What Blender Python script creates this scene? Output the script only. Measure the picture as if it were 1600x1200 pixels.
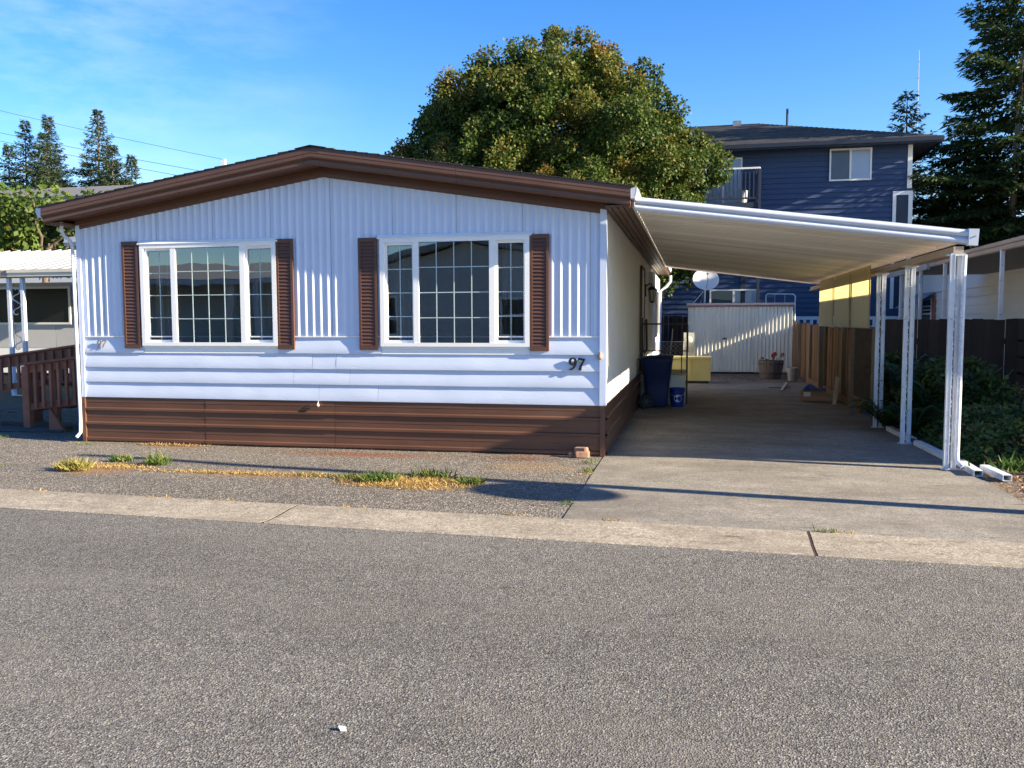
import bpy, math, random
import numpy as np
from mathutils import Vector, Matrix, noise as mnoise

random.seed(7)
rng = np.random.default_rng(11)
for o in list(bpy.data.objects):
    bpy.data.objects.remove(o)
sc = bpy.context.scene
C = sc.collection
R = math.radians

# ------------------------------------------------------------------ camera
cam_d = bpy.data.cameras.new('camera')
cam = bpy.data.objects.new('camera', cam_d)
C.objects.link(cam)
_r = Vector((0.97802683, 0.20844977, -0.00349398))
_u = Vector((-0.01201391, 0.07308387, 0.99725344))
_f = Vector((-0.20813261, 0.97529864, -0.07398228))
cam.matrix_world = Matrix(((_r.x, _u.x, -_f.x, 8.0186), (_r.y, _u.y, -_f.y, -9.9883), (_r.z, _u.z, -_f.z, 1.5986), (0, 0, 0, 1)))
cam_d.sensor_width = 36.0
cam_d.lens = 1329.66 / 1600 * 36
cam_d.clip_start = 0.05
cam_d.clip_end = 3000
sc.camera = cam

# ------------------------------------------------------------------ light
SUN_EL, SUN_AZ = R(20.8), R(-7.1)          # azimuth from +X, towards the street
EXPOSURE = 1.92
sd = Vector((math.cos(SUN_EL) * math.cos(SUN_AZ), math.cos(SUN_EL) * math.sin(SUN_AZ), math.sin(SUN_EL)))
sun_d = bpy.data.lights.new('sun', 'SUN')
sun_d.energy = 5.0
sun_d.angle = R(0.53)
sun_d.color = (1.0, 0.85, 0.62)
sun = bpy.data.objects.new('sun', sun_d)
C.objects.link(sun)
sun.rotation_euler = sd.to_track_quat('Z', 'Y').to_euler()
sun.location = (30, -6, 20)
w = bpy.data.worlds.new('World')
sc.world = w
w.use_nodes = True
wn, wl = w.node_tree.nodes, w.node_tree.links
wn.clear()
wo = wn.new('ShaderNodeOutputWorld')
wb = wn.new('ShaderNodeBackground')
wb.inputs['Strength'].default_value = 0.072
sky = wn.new('ShaderNodeTexSky')
sky.sky_type = 'NISHITA'
sky.sun_disc = False
sky.sun_elevation = SUN_EL
sky.sun_rotation = math.pi / 2 - SUN_AZ
sky.altitude = 50
sky.air_density = 1.0
sky.dust_density = 0.25
sky.ozone_density = 3.0
hsv = wn.new('ShaderNodeHueSaturation')
hsv.inputs['Saturation'].default_value = 1.32
hsv.inputs['Value'].default_value = 1.06
hsv.inputs['Hue'].default_value = 0.512
tc = wn.new('ShaderNodeTexCoord')
mp = wn.new('ShaderNodeMapping')
mp.inputs['Scale'].default_value = (2.2, 2.2, 7.0)
mp.inputs['Rotation'].default_value = (0.25, 0.1, 0.4)
mp.inputs['Location'].default_value = (1.7, 0.6, 0.3)
cn = wn.new('ShaderNodeTexNoise')
cn.inputs['Scale'].default_value = 2.1
cn.inputs['Detail'].default_value = 9
cn.inputs['Roughness'].default_value = 0.62
cr = wn.new('ShaderNodeMapRange')
cr.inputs['From Min'].default_value = 0.42
cr.inputs['From Max'].default_value = 1.25
cr2 = wn.new('ShaderNodeMapRange')
cr2.inputs['From Min'].default_value = 0.40
cr2.inputs['From Max'].default_value = 0.10
cm = wn.new('ShaderNodeMath')
cm.operation = 'MULTIPLY'
cmx = wn.new('ShaderNodeMix')
cmx.data_type = 'RGBA'
cmx.inputs['B'].default_value = (4.4, 5.0, 5.8, 1)
wl.new(tc.outputs['Generated'], mp.inputs['Vector'])
wl.new(mp.outputs['Vector'], cn.inputs['Vector'])
wl.new(cn.outputs['Fac'], cr.inputs['Value'])
bank = wn.new('ShaderNodeVectorMath')
bank.operation = 'DISTANCE'
bank.inputs[1].default_value = (-.66, .68, .31)
wl.new(tc.outputs['Generated'], bank.inputs[0])
wl.new(bank.outputs['Value'], cr2.inputs['Value'])
wl.new(cr.outputs['Result'], cm.inputs[0])
wl.new(cr2.outputs['Result'], cm.inputs[1])
wl.new(sky.outputs['Color'], hsv.inputs['Color'])
wl.new(hsv.outputs['Color'], cmx.inputs['A'])
wl.new(cm.outputs[0], cmx.inputs['Factor'])
wl.new(cmx.outputs['Result'], wb.inputs['Color'])
wl.new(wb.outputs[0], wo.inputs[0])
sc.view_settings.view_transform = 'Standard'
sc.view_settings.look = 'None'
sc.view_settings.gamma = 1
sc.view_settings.use_curve_mapping = False
sc.view_settings.exposure = EXPOSURE
sc.cycles.max_bounces = 8
sc.cycles.diffuse_bounces = 4
sc.cycles.transparent_max_bounces = 12
sc.cycles.use_adaptive_sampling = True
sc.cycles.use_denoising = True
sc.cycles.denoiser = 'OPENIMAGEDENOISE'
sc.cycles.denoising_input_passes = 'RGB_ALBEDO_NORMAL'
sc.cycles.denoising_prefilter = 'NONE'
sc.cycles.adaptive_threshold = 0.004
sc.cycles.sample_clamp_indirect = 6.0


# ------------------------------------------------------------------ materials
class NT:
    def __init__(s, name):
        s.m = bpy.data.materials.new(name)
        s.m.use_nodes = True
        s.t = s.m.node_tree
        s.t.nodes.clear()
        s.out = s.n('ShaderNodeOutputMaterial')
        s.b = s.n('ShaderNodeBsdfPrincipled')
        s.l(s.b.outputs[0], s.out.inputs[0])
        s._pos = None

    def n(s, t, **kw):
        x = s.t.nodes.new(t)
        for k, v in kw.items():
            if k in x.inputs:
                x.inputs[k].default_value = v
            else:
                setattr(x, k, v)
        return x

    def l(s, a, b):
        s.t.links.new(a, b)

    def pos(s):
        if s._pos is None:
            s._pos = s.n('ShaderNodeNewGeometry').outputs['Position']
        return s._pos

    def noise(s, scale, detail=5, rough=.55, stretch=None, off=None):
        x = s.n('ShaderNodeTexNoise', Scale=scale, Detail=detail, Roughness=rough)
        v = s.pos()
        if stretch or off:
            m = s.n('ShaderNodeMapping')
            m.inputs['Scale'].default_value = stretch or (1, 1, 1)
            m.inputs['Location'].default_value = off or (0, 0, 0)
            s.l(v, m.inputs['Vector'])
            v = m.outputs[0]
        s.l(v, x.inputs['Vector'])
        return x.outputs['Fac']

    def ramp(s, f, stops):
        x = s.n('ShaderNodeValToRGB')
        e = x.color_ramp.elements
        while len(e) < len(stops):
            e.new(0.5)
        for i, (p, c) in enumerate(stops):
            e[i].position = p
            e[i].color = (*c, 1) if not isinstance(c, (int, float)) else (c, c, c, 1)
        s.l(f, x.inputs[0])
        return x.outputs[0]

    def mix(s, fac, a, b, mode='MIX'):
        x = s.n('ShaderNodeMix', data_type='RGBA', blend_type=mode)
        for sock, v in (('Factor', fac), ('A', a), ('B', b)):
            if isinstance(v, (int, float)):
                x.inputs[sock].default_value = v if sock == 'Factor' else (v, v, v, 1)
            elif isinstance(v, tuple):
                x.inputs[sock].default_value = (*v, 1)
            else:
                s.l(v, x.inputs[sock])
        return x.outputs['Result']

    def math(s, op, a, b=None):
        x = s.n('ShaderNodeMath', operation=op)
        for i, v in enumerate((a, b)):
            if v is None:
                continue
            if isinstance(v, (int, float)):
                x.inputs[i].default_value = v
            else:
                s.l(v, x.inputs[i])
        return x.outputs[0]

    def bump(s, h, strength, dist=.01, prev=None):
        x = s.n('ShaderNodeBump', Strength=strength, Distance=dist)
        s.l(h, x.inputs['Height'])
        if prev is not None:
            s.l(prev, x.inputs['Normal'])
        return x.outputs[0]


def M(name, col, rough=.6, var=.12, vs=2.5, stretch=None, bump=0, bs=60, bst=None, rand=0, metal=0, dirt=None, dirt_s=4, dirt_t=.62, spec=.4, fine=0):
    t = NT(name)
    c0 = tuple(x * (1 - var) for x in col)
    c1 = tuple(min(1, x * (1 + var)) for x in col)
    c = t.ramp(t.noise(vs, 7, .6, stretch), [(.3, c0), (.7, c1)])
    if fine:
        c = t.mix(1, c, t.ramp(t.noise(bs, 3, .6, bst), [(.3, 1 - fine), (.7, 1 + fine if fine < 0 else 1)]), 'MULTIPLY')
    if rand:
        oi = t.n('ShaderNodeObjectInfo')
        c = t.mix(1, c, t.ramp(oi.outputs['Random'], [(0, 1 - rand), (1, 1)]), 'MULTIPLY')
    if dirt:
        c = t.mix(t.ramp(t.noise(dirt_s, 8, .68, stretch, (3, 7, 1)), [(dirt_t - .06, 0), (dirt_t + .12, 1)]), c, dirt)
    t.l(c, t.b.inputs['Base Color'])
    t.b.inputs['Roughness'].default_value = rough
    t.b.inputs['Metallic'].default_value = metal
    t.b.inputs['Specular IOR Level'].default_value = spec
    if bump:
        t.l(t.bump(t.noise(bs, 4, .6, bst), bump, .004), t.b.inputs['Normal'])
    return t.m


def leaf_mat(name, stops, trans=.3, rough=.55):
    t = NT(name)
    a = t.n('ShaderNodeAttribute', attribute_name='tint')
    c = t.ramp(a.outputs['Fac'], stops)
    t.l(c, t.b.inputs['Base Color'])
    t.b.inputs['Roughness'].default_value = rough
    t.b.inputs['Specular IOR Level'].default_value = .25
    tr = t.n('ShaderNodeBsdfTranslucent')
    t.l(c, tr.inputs['Color'])
    mx = t.n('ShaderNodeMixShader')
    mx.inputs[0].default_value = trans
    t.l(t.b.outputs[0], mx.inputs[1])
    t.l(tr.outputs[0], mx.inputs[2])
    t.l(mx.outputs[0], t.out.inputs[0])
    return t.m


def glass_mat(name, tint=(.45, .5, .5), ior=1.7, wob=.02):
    t = NT(name)
    tr = t.n('ShaderNodeBsdfTransparent')
    tr.inputs[0].default_value = (*tint, 1)
    gl = t.n('ShaderNodeBsdfGlossy')
    gl.inputs['Roughness'].default_value = .012
    gl.inputs['Color'].default_value = (.82, .92, 1, 1)
    fr = t.n('ShaderNodeFresnel', IOR=ior)
    nb = t.bump(t.noise(1.6, 1, .4), wob, .05)
    t.l(nb, gl.inputs['Normal'])
    mx = t.n('ShaderNodeMixShader')
    t.l(fr.outputs[0], mx.inputs[0])
    t.l(tr.outputs[0], mx.inputs[1])
    t.l(gl.outputs[0], mx.inputs[2])
    t.l(mx.outputs[0], t.out.inputs[0])
    t.t.nodes.remove(t.b)
    return t.m


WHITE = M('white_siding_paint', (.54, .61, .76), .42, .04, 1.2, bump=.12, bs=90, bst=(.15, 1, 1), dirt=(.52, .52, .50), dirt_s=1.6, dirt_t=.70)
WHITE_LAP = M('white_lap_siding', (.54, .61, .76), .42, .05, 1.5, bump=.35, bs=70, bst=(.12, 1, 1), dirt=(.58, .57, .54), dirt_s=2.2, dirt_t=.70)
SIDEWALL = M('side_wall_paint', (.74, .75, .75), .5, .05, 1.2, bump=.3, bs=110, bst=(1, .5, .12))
TRIM = M('white_trim', (.78, .79, .80), .38, .03, 3)
VINYL = M('white_vinyl_frame', (.80, .81, .82), .32, .02, 3)
BROWN = M('brown_metal', (.115, .056, .037), .34, .22, 1.3, stretch=(.4, 1, 2.5), bump=.1, bs=80, dirt=(.14, .085, .06), dirt_s=2.2, dirt_t=.66)
BROWN_FASCIA = M('brown_fascia_metal', (.105, .052, .034), .42, .14, 1.2, bump=.06, bs=60)
BROWN_SHUT = M('brown_shutter_plastic', (.105, .05, .034), .5, .12, 2, rand=.12)
SHINGLE = M('dark_shingle', (.035, .033, .033), .9, .3, 8, bump=.6, bs=90, rand=.3)
GLASS = glass_mat('window_glass', (.6, .64, .66), 2.6, .05)
GLASS_DK = M('dark_window_glass', (.012, .014, .016), .25, .1, spec=.15)
GLASS_B = glass_mat('far_window_glass', (.88, .90, .94), 1.4)
MUNTIN = M('grid_bar', (.40, .50, .51), .5, .03)
DARK = M('interior_dark', (.035, .033, .03), .8, .1)
CURTAIN = M('curtain_cloth', (.42, .40, .37), .9, .2, 6, stretch=(4, 1, .2))
BLIND = M('white_blind', (.62, .64, .70), .6, .05)
BLIND_DIM = M('grey_screen', (.20, .20, .22), .8, .05)
BLACK = M('black_paint', (.012, .012, .013), .4, .1)
DIGITG = M('dull_grey_metal', (.20, .20, .21), .45, .1, metal=.3)
SILVER = M('silver_metal', (.55, .55, .56), .35, .08, metal=.8)
CREAM_ROOF = M('cream_roof_panel', (.82, .80, .74), .42, .07, 1.6, stretch=(.3, 1.5, 1), bump=.05, bs=40, rand=.24)
ALU = M('white_aluminium', (.50, .545, .63), .32, .05, 2, stretch=(.3, 1, 1), bump=.05, bs=30)
ALU_OLD = M('worn_white_metal', (.62, .65, .70), .42, .12, 3, bump=.25, bs=120, dirt=(.24, .17, .11), dirt_s=11, dirt_t=.63)
GALV = M('galvanised_metal', (.58, .61, .66), .32, .2, 30, bump=.3, bs=60)
BEAM = M('tan_painted_beam', (.42, .32, .24), .5, .15, 2)
YELLOWPANEL = M('yellowed_panel', (.66, .58, .33), .55, .12, 4, stretch=(1, 2, .15), rand=.08)
_t = YELLOWPANEL.node_tree
_tl = _t.nodes.new('ShaderNodeBsdfTranslucent')
_tl.inputs['Color'].default_value = (.62, .52, .25, 1)
_mx = _t.nodes.new('ShaderNodeMixShader')
_mx.inputs[0].default_value = .5
_pb = next(n for n in _t.nodes if n.type == 'BSDF_PRINCIPLED')
_t.links.new(_pb.outputs[0], _mx.inputs[1])
_t.links.new(_tl.outputs[0], _mx.inputs[2])
_t.links.new(_mx.outputs[0], next(n for n in _t.nodes if n.type == 'OUTPUT_MATERIAL').inputs[0])
SHED = M('shed_cream_metal', (.63, .63, .55), .45, .08, 1.5, stretch=(1, 1, .35), bump=.06, bs=40, dirt=(.38, .27, .16), dirt_s=1.5, dirt_t=.68)
REDTRIM = M('rusty_red_trim', (.28, .11, .08), .6, .25, 4)
WOODF = M('fence_wood', (.25, .145, .08), .85, .35, 2.2, stretch=(3, 3, .25), bump=.5, bs=40, bst=(2, 2, .1), rand=.45)
WOODG = M('grey_timber', (.22, .19, .145), .85, .25, 3, stretch=(3, 3, .25), bump=.5, bs=40, bst=(2, 2, .1), rand=.2)
WOODDARK = M('dark_stained_wood', (.036, .024, .020), .8, .3, 3, stretch=(3, 3, .25), bump=.4, bs=40, bst=(2, 2, .1), rand=.4)
RAMPW = M('brown_stained_wood', (.27, .115, .075), .75, .3, 3, stretch=(.4, 1, 1), bump=.4, bs=30, bst=(.2, 1, 1), rand=.3)
RAMPFLOOR = M('grey_ramp_board', (.085, .08, .08), .85, .25, 3, bump=.5, bs=50, rand=.25)
BIN = M('navy_plastic', (.010, .020, .085), .42, .12, 3, bump=.15, bs=150)
BUCKETB = M('blue_plastic', (.012, .035, .25), .35, .06, 4)
RIMM = M('dark_rim_plastic', (.05, .055, .07), .5, .1)
RUBBER = M('black_rubber', (.015, .015, .016), .7, .1)
YELLOWBOX = M('pale_yellow_paint', (.78, .69, .30), .5, .08, 2, dirt=(.4, .34, .15), dirt_t=.68)
OFFW = M('off_white_panel', (.72, .71, .67), .5, .08, 3, dirt=(.35, .33, .28), dirt_t=.66)
IRON = M('brown_iron', (.045, .033, .028), .5, .15, 8)
BARREL = M('weathered_barrel_wood', (.20, .175, .155), .85, .3, 5, stretch=(3, 3, .3), bump=.5, bs=40, bst=(2, 2, .1), rand=.35)
HOOP = M('rusty_hoop', (.10, .075, .06), .6, .2, 8)
GREYPL = M('grey_plastic', (.30, .31, .31), .5, .08, 3)
CARD = M('cardboard', (.34, .21, .125), .8, .1, 5)
PALEWOOD = M('pale_wood', (.58, .50, .36), .7, .12, 4, stretch=(3, 3, .3))
BRICKM = M('old_brick', (.30, .17, .12), .9, .25, 14, bump=.7, bs=70)
BLUES = M('navy_siding', (.037, .064, .142), .6, .08, .7, stretch=(.5, 1, 2), rand=.12, bump=.1, bs=30, bst=(.1, 1, 1))
BLUED = M('dark_navy_trim', (.022, .034, .062), .6, .1)
BLUEROOF = M('charcoal_roof', (.075, .078, .088), .85, .4, 5, stretch=(.4, 2, 2), bump=.4, bs=30, rand=.35)
NWHITE = M('neighbour_white_siding', (.78, .78, .77), .5, .05, 1, rand=.06)
NGREY = M('neighbour_grey_siding', (.55, .55, .56), .6, .06, 1, rand=.08)
TANFASC = M('tan_fascia', (.33, .25, .20), .5, .12, 2)
AWNROOF = M('white_awning_metal', (.25, .26, .275), .45, .12, 2, dirt=(.5, .5, .48), dirt_t=.66)
REDSHUT = M('terracotta_shutter', (.38, .15, .10), .6, .1)
BARK = M('bark', (.11, .085, .065), .95, .3, 9, stretch=(1, 1, .25), bump=.8, bs=20)
BARK_PALE = M('pale_bark', (.25, .22, .19), .95, .25, 7, stretch=(1, 1, .3), bump=.7, bs=14)
POLEW = M('pole_wood', (.16, .12, .09), .9, .2)
CABLEM = M('cable_sheath', (.03, .035, .045), .6, .1)
GREYROOF = M('grey_roof', (.20, .20, .21), .85, .2, 4, bump=.4, bs=40)

LEAF_MAPLE = leaf_mat('maple_leaf', [(0, (.018, .040, .009)), (.42, (.046, .086, .015)), (.66, (.105, .122, .021)), (.86, (.165, .125, .026)), (1, (.20, .108, .03))])
LEAF_CON = leaf_mat('conifer_needle', [(0, (.020, .042, .016)), (.5, (.046, .082, .024)), (.85, (.092, .125, .03)), (1, (.14, .11, .04))], .28, .6)
LEAF_CON_BLUE = leaf_mat('far_conifer_needle', [(0, (.024, .046, .030)), (.55, (.052, .082, .036)), (.85, (.092, .11, .038)), (1, (.15, .09, .05))], .28, .6)
LEAF_APPLE = leaf_mat('fruit_tree_leaf', [(0, (.025, .045, .010)), (.5, (.075, .125, .022)), (.8, (.13, .165, .03)), (1, (.20, .075, .035))], .35)
LEAF_COVER = leaf_mat('ground_cover_leaf', [(0, (.026, .048, .016)), (.5, (.075, .125, .034)), (.80, (.15, .20, .05)), (1, (.42, .20, .11))], .25)
LEAF_FERN = leaf_mat('fern_frond', [(0, (.018, .042, .013)), (.6, (.045, .09, .022)), (1, (.085, .14, .03))], .25)
GRASS_DRY = leaf_mat('dry_grass_blade', [(0, (.20, .115, .035)), (.5, (.37, .24, .075)), (1, (.48, .36, .15))], .3)
GRASS_YG = leaf_mat('yellow_green_blade', [(0, (.14, .15, .03)), (.5, (.27, .25, .06)), (1, (.40, .31, .10))], .3)
GRASS_GREEN = leaf_mat('green_grass_blade', [(0, (.035, .075, .014)), (.6, (.085, .155, .028)), (1, (.30, .28, .07))], .35)
LITTER = leaf_mat('leaf_litter', [(0, (.09, .05, .03)), (.5, (.19, .075, .04)), (1, (.30, .20, .11))], .1)
FLOWER = leaf_mat('red_petal', [(0, (.35, .02, .02)), (1, (.55, .05, .04))], .3)

# ------------------------------------------------------------------ mesh helpers
ORG = {}


class MB:
    def __init__(s):
        s.v, s.f = [], []

    def quad(s, *pts):
        b = len(s.v)
        s.v += [tuple(p) for p in pts]
        s.f.append(tuple(range(b, b + len(pts))))
        return s

    def box(s, x0, x1, y0, y1, z0, z1):
        b = len(s.v)
        s.v += [(x0, y0, z0), (x1, y0, z0), (x1, y1, z0), (x0, y1, z0), (x0, y0, z1), (x1, y0, z1), (x1, y1, z1), (x0, y1, z1)]
        s.f += [tuple(b + i for i in q) for q in ((0, 3, 2, 1), (4, 5, 6, 7), (0, 1, 5, 4), (1, 2, 6, 5), (2, 3, 7, 6), (3, 0, 4, 7))]
        return s

    def extrude(s, prof, vec, cap=True):
        """prof: list of 3d points (closed loop), swept by vec"""
        b, n, vec = len(s.v), len(prof), Vector(vec)
        s.v += [tuple(p) for p in prof] + [tuple(Vector(p) + vec) for p in prof]
        for i in range(n):
            j = (i + 1) % n
            s.f.append((b + i, b + j, b + n + j, b + n + i))
        if cap:
            s.f.append(tuple(b + i for i in reversed(range(n))))
            s.f.append(tuple(b + n + i for i in range(n)))
        return s

    def bar(s, p, q, wd, ht, up=(0, 0, 1)):
        p, q = Vector(p), Vector(q)
        d = (q - p).normalized()
        a = d.cross(Vector(up))
        if a.length < 1e-4:
            a = d.cross(Vector((0, 1, 0)))
        a.normalize()
        u = a.cross(d)
        a, u = a * wd / 2, u * ht / 2
        return s.extrude([p - a - u, p + a - u, p + a + u, p - a + u], q - p)

    def tube(s, pts, r, n=8, cap=True):
        pts = [Vector(p) for p in pts]
        m = len(pts)
        rs = r if isinstance(r, (list, tuple)) else [r] * m
        b = len(s.v)
        prev = None
        for i, p in enumerate(pts):
            d = (pts[min(i + 1, m - 1)] - pts[max(i - 1, 0)]).normalized()
            ref = prev if prev is not None else (Vector((0, 0, 1)) if abs(d.z) < .9 else Vector((1, 0, 0)))
            a = (ref - d * ref.dot(d))
            if a.length < 1e-5:
                a = d.orthogonal()
            a.normalize()
            prev = a
            c = d.cross(a)
            for k in range(n):
                t = 2 * math.pi * k / n
                s.v.append(tuple(p + (a * math.cos(t) + c * math.sin(t)) * rs[i]))
        for i in range(m - 1):
            for k in range(n):
                k2 = (k + 1) % n
                s.f.append((b + i * n + k, b + i * n + k2, b + (i + 1) * n + k2, b + (i + 1) * n + k))
        if cap:
            s.f.append(tuple(b + k for k in reversed(range(n))))
            s.f.append(tuple(b + (m - 1) * n + k for k in range(n)))
        return s

    def lathe(s, c, prof, n=24):
        """prof: list of (r, z) from bottom to top about the vertical through c"""
        b, m = len(s.v), len(prof)
        for r, z in prof:
            for k in range(n):
                t = 2 * math.pi * k / n
                s.v.append((c[0] + r * math.cos(t), c[1] + r * math.sin(t), c[2] + z))
        for i in range(m - 1):
            for k in range(n):
                k2 = (k + 1) % n
                s.f.append((b + i * n + k, b + i * n + k2, b + (i + 1) * n + k2, b + (i + 1) * n + k))
        s.f.append(tuple(b + k for k in reversed(range(n))))
        s.f.append(tuple(b + (m - 1) * n + k for k in range(n)))
        return s

    def grid(s, fn, nu, nv):
        b = len(s.v)
        for j in range(nv + 1):
            for i in range(nu + 1):
                s.v.append(tuple(fn(i / nu, j / nv)))
        for j in range(nv):
            for i in range(nu):
                a = b + j * (nu + 1) + i
                s.f.append((a, a + 1, a + nu + 2, a + nu + 1))
        return s

    def mesh(s, name, mat, smooth=None, origin=(0, 0, 0)):
        me = bpy.data.meshes.new(name)
        o = Vector(origin)
        me.from_pydata([tuple(Vector(p) - o) for p in s.v], [], s.f)
        me.materials.append(mat)
        if smooth:
            me.shade_smooth()
            me.set_sharp_from_angle(angle=R(smooth))
        me.update()
        return me

    def build(s, name, mat, parent=None, smooth=None, origin=None, **tags):
        if origin is None:
            a = np.array(s.v)
            lo, hi = a.min(0), a.max(0)
            origin = ((lo[0] + hi[0]) / 2, (lo[1] + hi[1]) / 2, lo[2])
        return place(name, s.mesh(name, mat, smooth, origin), origin, parent, **tags)


def place(name, me, loc, parent=None, rot=None, scale=None, **tags):
    o = bpy.data.objects.new(name, me)
    C.objects.link(o)
    loc = Vector(loc)
    ORG[o.name] = loc
    if parent is not None:
        o.parent = parent
        o.location = loc - ORG[parent.name]
    else:
        o.location = loc
    if rot:
        o.rotation_euler = rot
    if scale:
        o.scale = scale
    for k, v in tags.items():
        o[k] = v
    return o


def thing(name, label, cat, loc, group=None):
    o = place(name, None, loc, label=label, category=cat)
    o.empty_display_size = .2
    if group:
        o['group'] = group
    return o


def tag(o, label, cat, group=None):
    o['label'], o['category'] = label, cat
    if group:
        o['group'] = group
    return o


def struct(o):
    o['kind'] = 'structure'
    return o


def np_mesh(name, V, F, mat, tint=None, smooth=False):
    """V (n,3), F (m,k) all faces of k corners"""
    me = bpy.data.meshes.new(name)
    V = np.ascontiguousarray(V, np.float32)
    F = np.ascontiguousarray(F, np.int32)
    m, k = F.shape
    me.vertices.add(len(V))
    me.vertices.foreach_set('co', V.ravel())
    me.loops.add(m * k)
    me.loops.foreach_set('vertex_index', F.ravel())
    me.polygons.add(m)
    me.polygons.foreach_set('loop_start', np.arange(0, m * k, k, dtype=np.int32))
    me.polygons.foreach_set('loop_total', np.full(m, k, np.int32))
    if tint is not None:
        a = me.attributes.new('tint', 'FLOAT', 'FACE')
        a.data.foreach_set('value', np.ascontiguousarray(tint, np.float32))
    me.materials.append(mat)
    me.update(calc_edges=True)
    return me


def unit(a):
    return a / (np.linalg.norm(a, axis=-1, keepdims=True) + 1e-9)


def leaf_quads(P, D, N, length, width):
    """rhombic leaves at P pointing along D, with face normal about N; each leaf is a quad folded a little"""
    D = unit(D)
    S = unit(np.cross(D, N))
    L = np.broadcast_to(np.asarray(length)[..., None] if np.ndim(length) else length, P.shape)
    Wd = np.broadcast_to(np.asarray(width)[..., None] if np.ndim(width) else width, P.shape)
    n = len(P)
    V = np.empty((n, 4, 3))
    V[:, 0] = P
    V[:, 1] = P + D * L * .5 + S * Wd * .5
    V[:, 2] = P + D * L
    V[:, 3] = P + D * L * .5 - S * Wd * .5
    F = np.arange(n * 4).reshape(n, 4)
    return V.reshape(-1, 3), F


# ------------------------------------------------------------------ GROUND
def asphalt(name, dark, mid, light, scale, bump, wear=None, patches=None, crack=0):
    t = NT(name)
    vo = t.n('ShaderNodeTexVoronoi', Scale=scale)
    t.l(t.pos(), vo.inputs['Vector'])
    bw = t.n('ShaderNodeSeparateColor')
    t.l(vo.outputs['Color'], bw.inputs[0])
    c = t.ramp(bw.outputs[0], [(0, dark), (.45, mid), (.8, tuple(x * 1.25 for x in mid)), (1, light)])
    big = t.ramp(t.noise(.4, 7, .62, (.45, 1.6, 1)), [(.3, .80), (.7, 1.14)])
    c = t.mix(1, c, big, 'MULTIPLY')
    c = t.mix(1, c, t.ramp(t.noise(7, 4, .6), [(.3, .86), (.7, 1.08)]), 'MULTIPLY')
    if wear:
        c = t.mix(t.ramp(t.noise(1.1, 6, .65, (.5, 1.4, 1)), [(.52, 0), (.75, .55)]), c, wear)
    if patches:
        for cx, cy, rx, ry, col, amt in patches:
            m = t.n('ShaderNodeMapping')
            m.inputs['Location'].default_value = (-cx / rx, -cy / ry, 0)
            m.inputs['Scale'].default_value = (1 / rx, 1 / ry, 0)
            t.l(t.pos(), m.inputs['Vector'])
            ln = t.n('ShaderNodeVectorMath', operation='LENGTH')
            t.l(m.outputs[0], ln.inputs[0])
            d = t.math('SUBTRACT', 1, ln.outputs['Value'])
            f = t.math('ADD', d, t.math('MULTIPLY', t.math('SUBTRACT', t.noise(9, 8, .75), .5), 2.6))
            c = t.mix(t.ramp(f, [(.15, 0), (.8, amt)]), c, col)
    if crack:
        for k, (cs, of) in enumerate(((.33, (2.3, 1.1, 0)), (.8, (.4, 5.7, 0)))):
            v2 = t.n('ShaderNodeTexVoronoi', Scale=cs, feature='DISTANCE_TO_EDGE')
            mm = t.n('ShaderNodeMapping')
            mm.inputs['Location'].default_value = of
            wv = t.mix(.06, t.pos(), None or t.n('ShaderNodeTexNoise', Scale=2.5, Detail=5).outputs['Color'])
            t.l(wv, mm.inputs['Vector'])
            t.l(mm.outputs[0], v2.inputs['Vector'])
            mask = t.ramp(t.noise(.5, 2, .5, None, of), [(.5, 0), (.6, 1)])
            ck = t.ramp(v2.outputs['Distance'], [(.0, crack), (.006 if k else .004, 0)])
            c = t.mix(t.mix(1, ck, mask, 'MULTIPLY'), c, (.02, .019, .018))
    t.l(c, t.b.inputs['Base Color'])
    t.b.inputs['Roughness'].default_value = .88
    t.b.inputs['Specular IOR Level'].default_value = .25
    h = t.math('ADD', t.math('MULTIPLY', bw.outputs[1], .7), vo.outputs['Distance'])
    nb = t.bump(h, bump, .006)
    nb = t.bump(t.noise(14, 5, .6), .12, .02, nb)
    t.l(nb, t.b.inputs['Normal'])
    return t.m


ROADM = asphalt('road_chip_seal', (.046, .044, .041), (.131, .124, .114), (.30, .285, .258), 128, .6, (.155, .143, .125))
PADM = asphalt('pad_asphalt', (.045, .040, .034), (.145, .13, .112), (.42, .385, .33), 80, .8, (.20, .17, .14),
               patches=[(4.1, -.42, 1.5, .3, (.20, .075, .045), .8), (6.1, -.35, .5, .3, (.16, .07, .045), .7), (1.5, -.25, .55, .2, (.24, .13, .055), .7),
                        (1.7, -1.9, .7, .5, (.25, .13, .055), .7), (6.3, -.9, .9, .45, (.26, .16, .08), .4), (5.3, -2.0, .9, .5, (.27, .17, .08), .8), (3.4, -1.9, 1.3, .3, (.25, .15, .07), .6)])


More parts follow.
